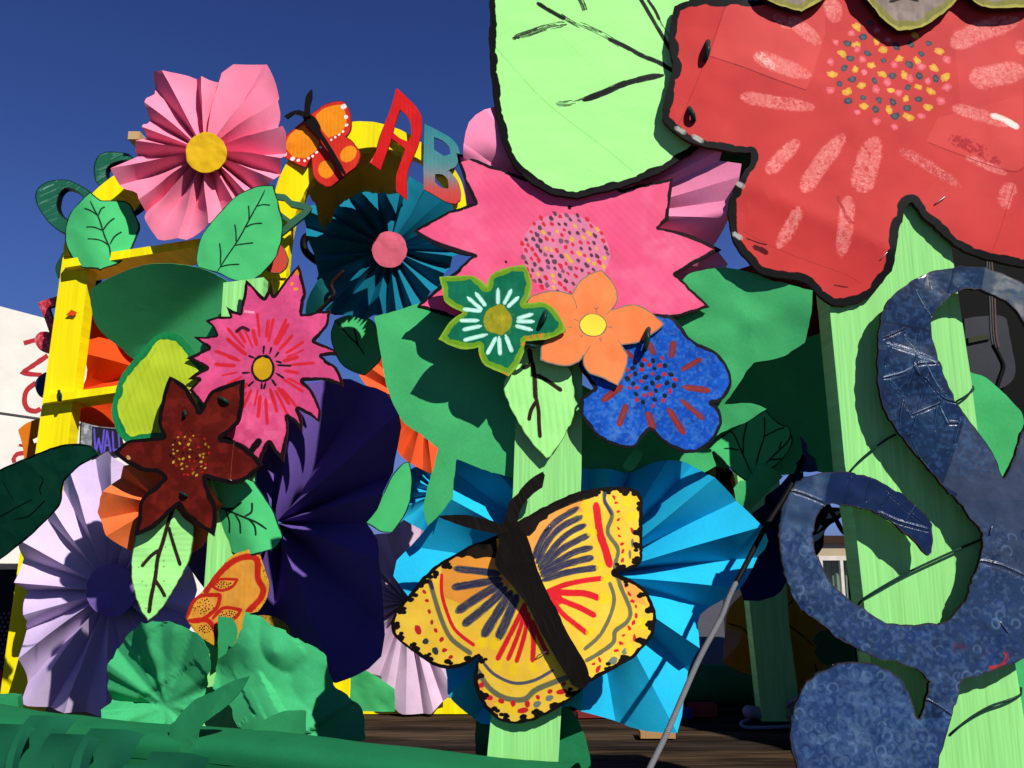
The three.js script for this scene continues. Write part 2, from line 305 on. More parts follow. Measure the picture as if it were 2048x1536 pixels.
function cut(name, o) {
  const p = pairs(o.o), cx = p.reduce((t, q) => t + q[0], 0) / p.length, cy = p.reduce((t, q) => t + q[1], 0) / p.length;
  const pl = o.pl ?? plane(cx, cy, o.Z, o.yaw, o.tilt), sm = (q) => (o.straight ? q : smooth(q, true, o.sharp));
  const pts = sm(p).map((q, i) => { const [u, v] = pl.L(...q), j = o.rag ?? .0006; return [u + j * noise(i * .7, 1, cx | 0), v + j * noise(i * .7, 2, cy | 0)]; });
  const holes = (o.holes ?? []).map((h) => sm(pairs(h)).map((q) => pl.L(...q)));
  const bend = typeof o.bend === 'function' ? o.bend : null, bf = o.bends ? sum(...o.bends(pl)) : bend;
  const { P, idx } = gridCut(pts, holes, bf ? o.cell ?? .012 : o.cell ?? 0);
  const P3 = P.map((q) => [q[0], q[1], bf ? bf(q[0], q[1]) : 0]);
  let front, art;
  seed(Math.abs((cx * 31 + cy * 17) | 0));
  if (o.paint) {
    art = new Art(pl, [...pts, ...holes.flat()], o); art.holes = holes;
    if (holes.length) art.pts = pts;
    o.paint(art);
    front = new THREE.MeshPhysicalMaterial({ map: art.texture(), roughness: o.r ?? .62, specularIntensity: o.spec ?? .12, side: THREE.DoubleSide });
    const b = o.bump === undefined ? cardBump : o.bump; if (b) { front.bumpMap = use(b, o.bm ?? .3, (o.turn ?? 0) * Math.PI / 180); front.bumpScale = o.bs ?? .0008; }
    if (o.bumpPaint) { const b2 = new Art(pl, [...pts], o); o.bumpPaint(b2); front.bumpMap = new THREE.CanvasTexture(b2.cv); front.bumpScale = o.bs; }
    if (o.coat) { front.clearcoat = o.coat; front.clearcoatRoughness = .25; }
  } else front = o.m ?? mat(o.c, o.mo);
  const uv0 = P.map((q) => (art ? [(q[0] - art.x0) / (art.x1 - art.x0), (q[1] - art.y0) / (art.y1 - art.y0)] : q)), uv1 = P;
  const g = thicken(P3, idx, uv0, uv1, o.t ?? .004);
  const backM = o.back ? mat(o.back) : o.paint ? mat('#a98a63', { r: .9, bump: cardBump }) : front, edgeM = o.edge ? mat(o.edge, { r: .75, tone: null }) : o.paint ? mBlack : front;
  const m = new THREE.Mesh(g, [front, backM, edgeM]); m.position.copy(pl.O); m.quaternion.copy(pl.q); m.userData.pl = undefined;
  put(m, o.parent, name); delete m.userData.pl;
  if (o.label) tag(m, o.label, o.cat, o.group, o.kind);
  m.pl_ = pl; return m;
}
function tubeMesh(name, pts, r, m, parent, o = {}) {
  const c = new THREE.CatmullRomCurve3(pts, false, 'centripetal'), g = new THREE.TubeGeometry(c, o.seg ?? Math.max(6, pts.length * 5), r, o.rs ?? 7, false); g.setAttribute('uv1', g.attributes.uv);
  const caps = [pts[0], pts[pts.length - 1]].map((p) => { const s = new THREE.SphereGeometry(r, 7, 5).translate(p.x, p.y, p.z); s.setAttribute('uv1', s.attributes.uv); return s; });
  const q = mergeGeometries([g, ...caps]); q.computeBoundingBox(); const ctr = q.boundingBox.getCenter(new THREE.Vector3()); q.translate(-ctr.x, -ctr.y, -ctr.z);
  const mesh = new THREE.Mesh(q, m); mesh.position.copy(ctr); put(mesh, parent, name); if (o.label) tag(mesh, o.label, o.cat, o.group); return mesh;
}
const staple = (x1, y1, x2, y2, Z, parent) => tubeMesh('staple', [at(x1, y1, Z + .003), at(x1, y1, Z - .0015), at(x2, y2, Z - .0015), at(x2, y2, Z + .003)], .0007, mSteel, parent, { rs: 5, seg: 10 });
const tieStub = (x1, y1, x2, y2, Z, parent, r = .0035) => tubeMesh('tie', [at(x1, y1, Z + .004), at(x1 * .8 + x2 * .2, y1 * .8 + y2 * .2, Z - .005), at((x1 + x2) / 2 + 2, (y1 + y2) / 2, Z - .008), at(x2, y2, Z - .003), at(x2, y2, Z + .004)], r, mTie, parent);

// a fan flower: one sheet of paper pleated like an accordion and opened to a disc
function fan(name, o) {
  const pl = plane(o.c[0], o.c[1], o.Z, o.yaw ?? 0, o.tilt ?? 0), poly = smooth(pairs(o.o), true, 35).map((q) => pl.L(...q)); seed(o.seed ?? 1);
  const R = (t) => { const c = Math.cos(t), s = Math.sin(t); let best = 0; for (let i = 0; i < poly.length; i++) { const a = poly[i], b = poly[(i + 1) % poly.length], ex = b[0] - a[0], ey = b[1] - a[1], den = c * ey - s * ex; if (Math.abs(den) < 1e-9) continue; const r = (a[0] * ey - a[1] * ex) / den, k = (a[0] * s - a[1] * c) / den; if (k >= -1e-6 && k <= 1 + 1e-6 && r > best) best = r; } return best || .01; };
  const n = o.n * 2, wd = []; for (let k = 0; k < n; k++) wd.push((k % 2 ? 1 - (o.lop ?? .5) : (o.lop ?? .5)) * rr(.5, 1.5)); const tot = wd.reduce((a, b) => a + b), th = [o.a0 ?? 0]; for (const w of wd) th.push(th[th.length - 1] + w / tot * 2 * Math.PI);
  const H = th.map(() => o.h * rr(.55, 1.25)), wand = th.map(() => rr(-1, 1)); H[n] = H[0]; wand[n] = wand[0];
  const r0 = (o.r0 ?? 18) * pl.px, NR = 12, NA = 4, P = [], uv = [], idx = [], parts = [], sd = o.seed ?? 1;
  const ramp = (r) => (.45 + .55 * Math.min(1, r / (r0 * 4))) * (1 - (o.flat ?? .25) * Math.min(1, Math.max(0, (r - .1) / .12)));
  for (let k = 0; k < n; k++) {
    const b = P.length;
    for (let i = 0; i <= NR; i++) for (let j = 0; j <= NA; j++) {
      const f = j / NA, rho = i / NR, tt = th[k] + (th[k + 1] - th[k]) * f, Rm = R(tt), r = r0 + (Math.max(Rm, r0 * 1.2) - r0) * rho;
      const w = ((wand[k] * (1 - f) + wand[k + 1] * f)) * .035 * Math.sin(rho * 3.1), t = tt + w * (1 - rho);
      const x = Math.cos(t) * r, y = Math.sin(t) * r, zig = (k % 2 ? 1 : -1) * (1 - 2 * f), amp = (H[k] * (1 - f) + H[k + 1] * f) * ramp(r);
      const z = amp * zig + (o.dish ?? 0) * rho * rho + rho * ((o.cr ?? .004) * fbm(x / .05, y / .05, sd, 3) + (o.cr2 ?? .006) * crumple(x / .07, y / .07, sd + 4)) + (o.lean ? o.lean(x, y) : 0);
      P.push([x, y, z]); uv.push([x, y]);
    }
    for (let i = 0; i < NR; i++) for (let j = 0; j < NA; j++) { const q = b + i * (NA + 1) + j, s = q + NA + 1; idx.push(q, s, s + 1, q, s + 1, q + 1); }
  }
  const root = thing(name, o.label, o.cat ?? 'paper flower', pl.O, o.group);
  const m = mat(o.col, { r: .85, ...o.mo }), me = new THREE.Mesh(thicken(P, idx, uv, uv, .0007), [m, m, m]); me.position.copy(pl.O); me.quaternion.copy(pl.q); put(me, root, 'pleated_paper');
  if (o.hub) cut('centre_disc', { parent: root, o: ell(o.c[0], o.c[1], o.hub.r, o.hub.r * (o.hub.e ?? 1), 20), Z: o.Z - (o.hub.z ?? o.h + .006), c: o.hub.col, t: .003, rag: .0012, bends: () => [wob(.0035, .03, sd), crush(.004, .035, sd)], cell: .005 });
  return root;
}
const ell = (cx, cy, rx, ry, n = 20, a0 = 0) => { const r = []; for (let i = 0; i < n; i++) { const t = a0 + i / n * 2 * Math.PI; r.push(cx + rx * Math.cos(t), cy + ry * Math.sin(t)); } return r; };

// ================= the setting =================
const DECK = 1.63;
{
  const g = new THREE.PlaneGeometry(700, 700).rotateX(-Math.PI / 2); g.setAttribute('uv1', new THREE.Float32BufferAttribute(Array.from(g.attributes.uv.array, (v) => v * 700), 2));
  const m = put(new THREE.Mesh(g, mat('#55545a', { r: .95, bm: 1.3, bs: .004 })), null, 'street'); m.userData.kind = 'structure';
}
{ // the float's bed: weathered planks that run across
  const deck = new THREE.Group(); deck.name = 'deck'; deck.userData.kind = 'structure'; deck.position.set(.2, DECK, -2.2); scene.add(deck); deck.updateMatrixWorld(true);
  seed(5);
  const deckTone = tile(512, wrapN((u, v) => .62 + .5 * fbm(u * 34 + .8 * noise(u * 4, v * 2, 1), v * 2.4, 44) + .25 * noise(u * 150, v * 5, 49)), true);
  const variants = ['#4a3a2c', '#54422f', '#40332a', '#5b4a38'].map((c) => mat(c, { r: .92, bump: woodBump, bs: .007, bm: .6, turn: Math.PI / 2, tone: deckTone }));
  for (let i = 0; i < 20; i++) {
    const w = .137, g = new THREE.BoxGeometry(4.6, .05, w, 60, 1, 6), p = g.attributes.position;
    for (let k = 0; k < p.count; k++) { const x = p.getX(k), z = p.getZ(k); if (p.getY(k) > 0) p.setY(k, p.getY(k) + .0025 * fbm(x * 3, z * 20 + i * 9, i) - (Math.abs(z) > .06 ? .004 : 0)); }
    g.computeVertexNormals();
    const uv = []; for (let k = 0; k < p.count; k++) uv.push(p.getX(k) + i * .37, p.getZ(k) + i * .61); g.setAttribute('uv1', new THREE.Float32BufferAttribute(uv, 2));
    const m = new THREE.Mesh(g, variants[i % 4]); m.position.set(.2 + rr(-.02, .02), DECK - .025 - rr(0, .004), -.98 - i * (w + .006)); put(m, deck, 'plank');
  }
}
function boxAt(name, parent, x, y, z, w, h, d, m, ry = 0, o = {}) {   // x, z centre; y bottom
  const g = new THREE.BoxGeometry(w, h, d); const p = g.attributes.position, nn = g.attributes.normal, uv = []; for (let k = 0; k < p.count; k++) uv.push(Math.abs(nn.getX(k)) > .5 ? p.getZ(k) : p.getX(k), Math.abs(nn.getY(k)) > .5 ? p.getZ(k) : p.getY(k)); g.setAttribute('uv1', new THREE.Float32BufferAttribute(uv, 2));
  const me = new THREE.Mesh(g, m); me.position.set(x, y + h / 2, z); me.rotation.y = ry; if (o.rz) me.rotation.z = o.rz; put(me, parent, name); if (o.label) tag(me, o.label, o.cat, o.group); return me;
}
const onDeck = (x, y, h = 0) => { const d = ray(x, y), t = (DECK + h - EYE.y) / d.y; return d.multiplyScalar(t).add(EYE); };

{ // white building at the far left, seen along its wall, with red lettering
  const A = at(0, 800, 10), dir = new THREE.Vector3(Math.sin(23.6 * Math.PI / 180), 0, -Math.cos(23.6 * Math.PI / 180)), yaw = 66.4;
  const top = at(0, 618, 10).y, root = thing('white_building', 'white building at the far left with red letters painted on its wall', 'building', new THREE.Vector3(A.x, 0, A.z));
  const L = 5.2, back = 3, mid = A.clone().addScaledVector(dir, L / 2 - back / 2);
  const nrm = new THREE.Vector3(Math.cos(23.6 * Math.PI / 180), 0, Math.sin(23.6 * Math.PI / 180));
  const panels = at(0, 825, 10).y, ry = yaw * Math.PI / 180, W = mat('#efe8dc', { r: .9, bm: 1.5, bs: .002 });
  const c = mid.clone().addScaledVector(nrm, -1.5);
  boxAt('wall', root, c.x, 0, c.z, L + back, top, 3, W, ry);
  const s = mid.clone().addScaledVector(nrm, .006); boxAt('panel_joint', root, s.x, panels - .008, s.z, L + back, .016, .02, mat('#55504a', { tone: null }), ry);
    const wp = (() => { const O = A.clone().addScaledVector(nrm, .004), q = new THREE.Matrix4().makeRotationY(ry), u = new THREE.Vector3(), v = new THREE.Vector3(), n = new THREE.Vector3(); q.extractBasis(u, v, n); return { O, u, v, n, q: new THREE.Quaternion().setFromRotationMatrix(q), px: 10 / FOCAL, L(x, y) { const d = ray(x, y), t = O.clone().sub(EYE).dot(n) / d.dot(n), X = d.multiplyScalar(t).add(EYE).sub(O); return [X.dot(u), X.dot(v)]; } }; })();
  const stroke = (pts, w) => { const p = smooth(pairs(pts), false, 60, 6), l = [], r = []; p.forEach((q, i) => { const a = p[Math.max(0, i - 1)], b = p[Math.min(p.length - 1, i + 1)], dx = b[0] - a[0], dy = b[1] - a[1], n = Math.hypot(dx, dy) || 1; l.push([q[0] - dy / n * w / 2, q[1] + dx / n * w / 2]); r.unshift([q[0] + dy / n * w / 2, q[1] - dx / n * w / 2]); }); return [...l, ...r].flat(); };
  for (const [pts, w] of [[[95, 711, 44, 746, 83, 750], 9], [[72, 766, 55, 779, 49, 800, 56, 818, 72, 822, 81, 817], 10], [[48, 686, 70, 680], 9], [[48, 906, 34, 908, 27, 918, 29, 925], 8], [[38, 890, 48, 892], 5]])
    cut('red_letter', { parent: root, pl: wp, o: stroke(pts, w), c: '#b8343a', t: .003, rag: .004 });
  // grey mural board with violet lettering on the same wall
  const sp = { ...wp, O: wp.O.clone().addScaledVector(nrm, .03) };
  cut('mural_board', { parent: root, pl: sp, o: [160, 844, 234, 852, 250, 906, 156, 930], straight: true, t: .02, bump: paperBump, res: 2,
    paint: (a) => { a.fill('#6f7272'); a.blots(40, ['#9aa0a0', '#3c3d40', '#d0d4d2'], 4, 14, .5); a.poly([181, 853, 250, 860, 261, 920, 180, 925], '#232026', 1, false);
      const w = (p) => a.line(p, 5.2, '#5a4bb4');
      w([185, 858, 188, 908, 194, 877, 200, 906, 205, 860]); w([205, 904, 211, 862, 218, 903]); w([207, 891, 216, 890]); w([222, 864, 224, 901, 231, 899]); w([234, 867, 236, 899, 242, 896]); } });
}
{ // beige house that shows through the loop of the letter
  const Z = 14, root = thing('beige_house', 'beige house with a white framed window, seen through the loop of the blue letter', 'house', at(1668, 1081, Z).setY(0));
  const p0 = at(1560, 1086, Z), p1 = at(1800, 1086, Z), w = p1.x - p0.x, cx = (p0.x + p1.x) / 2, eave = p0.y, wall = mat('#b9a98a', { r: .9, bm: 2 });
  const tx = at(1637, 1112, Z), bx = at(1752, 1245, Z), wx0 = tx.x, wx1 = bx.x, wy1 = tx.y, wy0 = bx.y;
  boxAt('wall', root, (p0.x + wx0) / 2, 0, -Z - 2, wx0 - p0.x, eave, 4, wall); boxAt('wall', root, (wx1 + p1.x) / 2, 0, -Z - 2, p1.x - wx1, eave, 4, wall);
  boxAt('wall', root, (wx0 + wx1) / 2, 0, -Z - 2, wx1 - wx0, wy0, 4, wall); boxAt('wall', root, (wx0 + wx1) / 2, wy1, -Z - 2, wx1 - wx0, eave - wy1, 4, wall);
  boxAt('roof', root, cx, eave, -Z - 2.42, w + .5, .12, 5, mat('#3b2b22', { r: .9 }), 0, {});
  const win = new THREE.Group(); win.name = 'window'; win.position.set((wx0 + wx1) / 2, wy0, -Z); scene.add(win); win.updateMatrixWorld(true); root.attach(win);
  const white = mat('#d9d4c6', { r: .6 }), ww = wx1 - wx0, wh = wy1 - wy0;
  for (const [x, y, a, b] of [[0, 0, ww, .06], [0, wh - .07, ww, .07], [-ww / 2 + .03, .06, .06, wh - .13], [ww / 2 - .03, .06, .06, wh - .13], [-.06, .06, .05, wh - .13]]) boxAt('frame', win, (wx0 + wx1) / 2 + x, wy0 + y, -Z - .03, a, b, .08, white);
  const glass = new THREE.MeshPhysicalMaterial({ color: 0xffffff, transmission: 1, roughness: .03, thickness: 0, ior: 1.5 });
  boxAt('pane', win, (wx0 + wx1) / 2, wy0 + .06, -Z - .06, ww - .12, wh - .13, .006, glass);
  for (const [x, ww2] of [[.12, .36], [.55, .3]]) { const g = new THREE.PlaneGeometry(ww2, wh - .14, 40, 1), p = g.attributes.position; for (let k = 0; k < p.count; k++) p.setZ(k, .02 * Math.sin(p.getX(k) * 60)); g.computeVertexNormals(); g.setAttribute('uv1', g.attributes.uv); const m = new THREE.Mesh(g, mat('#6f8a78', { r: .9 })); m.position.set(wx0 + .1 + x, wy0 + wh / 2, -Z - .2); put(m, win, 'curtain'); }
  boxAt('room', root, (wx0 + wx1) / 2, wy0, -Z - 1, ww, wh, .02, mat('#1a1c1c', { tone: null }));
}

// ---------- yellow timber arch trellis ----------
const YEL = '#fce80e', mYel = mat(YEL, { r: .55, bump: woodBump, bs: .0008, bm: .8, tone: woodTone });
const trellis = thing('arch_trellis', 'bright yellow wooden arch frame with rungs behind the big pink fan flower', 'arch frame', at(120, 1000, 1.9).setY(DECK));
const ymo = { c: YEL, m: mYel, parent: trellis, straight: true, rag: .0008 };
cut('post', { ...ymo, o: [125, 515, 181, 508, 160, 687, 147, 790, 137, 878, 118, 1060, 92, 1250, 62, 1500, -14, 1500, 10, 1314, 42, 1085, 70, 907, 85, 800, 104, 663], Z: 1.9, t: .04 });
cut('rung', { ...ymo, o: [128, 519, 398, 477, 398, 493, 128, 536], Z: 1.875, t: .11 });
cut('rung', { ...ymo, o: [86, 790, 270, 766, 270, 780, 86, 807], Z: 1.875, t: .10 });
cut('arch', { ...ymo, straight: false, o: [126, 513, 131, 478, 150, 436, 185, 386, 230, 349, 285, 318, 360, 298, 440, 304, 510, 335, 548, 383, 535, 440, 505, 390, 450, 345, 380, 330, 310, 342, 262, 362, 234, 396, 206, 432, 188, 470, 182, 506], Z: 1.9, t: .09 });
cut('arch', { ...ymo, straight: false, o: [517, 556, 530, 470, 549, 385, 563, 345, 585, 310, 615, 280, 655, 256, 700, 244, 740, 243, 783, 253, 819, 269, 848, 289, 884, 315, 912, 343, 930, 390, 938, 470, 910, 470, 905, 410, 885, 365, 847, 325, 825, 312, 793, 302, 754, 295, 720, 297, 682, 308, 650, 332, 622, 362, 602, 400, 587, 440, 577, 500, 572, 556], Z: 1.9, t: .03 });
cut('post', { ...ymo, o: [517, 557, 572, 557, 545, 760, 470, 1300, 430, 1500, 370, 1500, 420, 1250, 480, 800], Z: 1.905, t: .05 });
tieStub(118, 782, 120, 800, 1.875, trellis);
{ // base rails at the back of the deck
  const a = onDeck(640, 1428), b = onDeck(1130, 1428);
  boxAt('base_rail', trellis, (a.x + b.x) / 2, DECK, a.z - .03, b.x - a.x, .05, .06, mYel);
  const c = onDeck(687, 1421); boxAt('foot_block', trellis, c.x, DECK + .004, c.z + .02, .07, .13, .06, mYel);
}
{ // crumpled gold paper lining the roof of the arch
  const top = pairs([616, 384, 624, 368, 640, 346, 660, 322, 690, 306, 720, 299, 754, 298, 782, 302, 800, 306]), pl = plane(700, 320, 1.915), pts = smooth(top, false, 80, 5).map((q) => pl.L(...q)), P = [], idx = [], uv = [], NZ = 26;
  pts.forEach((q, i) => { for (let j = 0; j <= NZ; j++) { const z = -j / NZ * .25, s = i * .014; P.push([q[0] + .02 * crumple(s / .05, z / .05, 4) - (j / NZ) * .02, q[1] - .006 - .02 * (j / NZ) * Math.abs(fbm(s / .1, z / .2, 9)) + .03 * crumple(s / .06, z / .06, 8), z]); uv.push([s, z]); } });
  for (let i = 0; i < pts.length - 1; i++) for (let j = 0; j < NZ; j++) { const a = i * (NZ + 1) + j, b = a + NZ + 1; idx.push(a, b, a + 1, a + 1, b, b + 1); }
  const m = mat('#e8b822', { r: .6 }), me = new THREE.Mesh(thicken(P, idx, uv, uv, .0008, false), [m, m]); me.position.copy(pl.O); me.quaternion.copy(pl.q); put(me, null, 'gold_paper');
  tag(me, 'crumpled gold paper lining the underside of the yellow arch above the teal fan flower', 'paper');
}

// ---------- green posts ----------
const LIME = '#97e587', mLime = mat(LIME, { r: .6, bump: woodBump, bs: .0016, bm: .5, tone: woodTone });
const post = (label, o, Z, t, m = mLime) => cut('flower_post', { o, Z, t, m, straight: true, rag: .0008, label, cat: 'post', group: 'green posts that carry the flowers' });
post('wide lime green board standing behind the large blue ornate letter', [1632, 380, 1886, 380, 1899, 470, 1917, 594, 1943, 760, 1958, 880, 2031, 1330, 2075, 1600, 1774, 1600, 1729, 1215, 1710, 1053, 1690, 930, 1660, 619], 1.176, .045);
post('lime green post in the middle behind the large yellow butterfly', [1040, 640, 1166, 640, 1165, 802, 1163, 948, 1157, 1060, 1122, 1420, 1110, 1640, 966, 1640, 976, 1500, 1026, 988], 1.206, .03);
post('lime green post behind the pink jagged flower and the dark brown flower', [447, 566, 528, 555, 505, 900, 490, 1300, 470, 1600, 360, 1600, 398, 1300, 414, 1100], 1.545, .03);
post('shaded green post standing behind the coiled white cable', [1470, 900, 1555, 900, 1578, 1250, 1597, 1395, 1603, 1443, 1524, 1443, 1516, 1370, 1499, 1206], 3.2, .07);
{ // the float's right side wall, which keeps the back of the deck in shade
  const m = boxAt('side_wall', null, 1.93, DECK, -3.05, .04, 2.35, 3.0, mat('#2f7d4c', { r: .8, bump: woodBump, bs: .001 })); m.userData.kind = 'structure';
}

// ---------- green paper rail with curled blades along the front ----------
{
  const a = at(-60, 1410, 1.52), b = at(1140, 1600, 1.12); a.y = b.y = EYE.y - .313;
  const root = thing('paper_rail', 'long rail wrapped in green paper with curled paper blades, along the front edge', 'paper rail', a.clone().lerp(b, .5).setY(DECK));
  const GR = '#1b7247', m = mat(GR, { r: .85, bs: .0008 }), mb = mat('#2e9868', { r: .85, bs: .0005 }), N = 120, K = 28, P = [], idx = [], uv = [], dir = b.clone().sub(a).normalize(), side = new THREE.Vector3(-dir.z, 0, dir.x), len = a.distanceTo(b);
  if (side.z < 0) side.negate();
  for (let i = 0; i <= N; i++) for (let j = 0; j <= K; j++) {
    const t = j / K * 2 * Math.PI, s = i / N * len, c = Math.cos(t), n = Math.sin(t), e = 1 / Math.pow(Math.pow(Math.abs(c), 4) + Math.pow(Math.abs(n), 4), .25);
    const k = 1 + .05 * fbm(s * 9, j * .3, 3) + .05 * crumple(s * 11, j * .5, 6), q = a.clone().addScaledVector(dir, s).addScaledVector(side, c * e * .05 * k); q.y += n * e * (n < 0 ? .12 : .031) * k - .004 * noise(s * 5, 0, 2);
    P.push(q); uv.push(s, j / K * .35);
  }
  for (let i = 0; i < N; i++) for (let j = 0; j < K; j++) { const x = i * (K + 1) + j, y = x + K + 1; idx.push(x, x + 1, y, y, x + 1, y + 1); }
  const g = new THREE.BufferGeometry().setFromPoints(P); g.setIndex(idx); g.setAttribute('uv', new THREE.Float32BufferAttribute(uv, 2)); g.setAttribute('uv1', g.attributes.uv); g.computeVertexNormals();
  put(new THREE.Mesh(g, m), root, 'wrapped_rail');
  // blades: paper strips that rise from the front of the rail and bend over forwards
  const blade = (x, w, h0, tip, lean, over) => { const h = h0 + .055;                       // x: photograph column at the rail, w h metres, tip 0 blunt .. 1 pointed
    const n = 16, P2 = [], id2 = [], uv2 = [];
    const base = at(x, 1500, 1.38 - x * .00022), f = (base.x - a.x) / (b.x - a.x), o = a.clone().lerp(b, f).addScaledVector(side, .056); o.y -= .14;
    for (let i = 0; i <= n; i++) for (let j = 0; j <= 4; j++) {
      const t = i / n, v = (j / 4 - .5) * w * (1 - tip * Math.pow(t, 1.4)) , bend = over * t * t, q = o.clone().addScaledVector(dir, v + lean * t * t).addScaledVector(side, .03 * Math.sin(t * 2) + bend * .6 + .006 * Math.cos(j * 1.5));
      q.y += h * (t - .35 * over / .05 * t * t * t * .5); P2.push([q.x - o.x, q.y - o.y, q.z - o.z]); uv2.push([v + x * .01, t * h]);
    }
    for (let i = 0; i < n; i++) for (let j = 0; j < 4; j++) { const x1 = i * 5 + j, y1 = x1 + 5; id2.push(x1, x1 + 1, y1, y1, x1 + 1, y1 + 1); }
    const me = new THREE.Mesh(thicken(P2, id2, uv2, uv2, .0007, false), [mb, mb]); me.position.copy(o); put(me, root, 'paper_blade');
  };
  for (const v of [[-70, .12, .165, .1, .05, .05], [25, .10, .16, .15, .08, .045], [95, .10, .175, .1, .085, .04], [170, .11, .16, .1, .07, .05], [245, .11, .17, .1, .075, .045], [330, .08, .115, .1, .05, .04], [405, .11, .15, .1, .05, .05], [500, .10, .12, .1, .05, .04], [590, .085, .125, .1, .03, .05], [690, .08, .12, .1, .04, .05], [790, .085, .125, .1, .03, .05], [890, .085, .12, .1, .03, .05]]) blade(...v);
}
{ // spiky folded leaves that stand up from the rail
  cut('paper_spike', { Z: 1.275, yaw: -18, o: [323, 1464, 328, 1450, 366, 1408, 412, 1387, 454, 1366, 497, 1352, 471, 1394, 433, 1427, 401, 1454, 394, 1482, 387, 1523, 370, 1565, 321, 1565], c: '#2b8f58', t: .0015, bends: (p) => [fold(p, 349, 1523, 497, 1352, .5, .15), wob(.006, .08, 3)], label: 'pointed green paper spike rising from the green rail to the right of the paper cone', cat: 'paper leaf' });
  cut('paper_spike', { Z: 1.52, yaw: 20, o: [436, 1232, 464, 1235, 476, 1265, 461, 1307, 436, 1318], c: '#2b8f58', t: .0015, label: 'short green paper spike between the two crumpled green paper bunches', cat: 'paper leaf' });
  cut('paper_spike', { Z: 1.34, tilt: 35, o: [503, 1461, 544, 1433, 590, 1421, 614, 1424, 611, 1468, 558, 1475], c: '#247a4a', t: .0015, bends: (p) => [wob(.01, .06, 5)], label: 'dark folded green paper flap lying on the rail before the crumpled bunch', cat: 'paper leaf' });
  cut('folded_paper', { Z: 1.6, yaw: 15, o: [-42, 1391, -3, 1393, 21, 1392, 36, 1394, 37, 1419, 36, 1440, 24, 1454, -42, 1454], c: '#2b8f58', t: .03, bends: (p) => [wob(.006, .05, 8)], label: 'folded green paper packet at the left end of the green rail', cat: 'paper' });
}

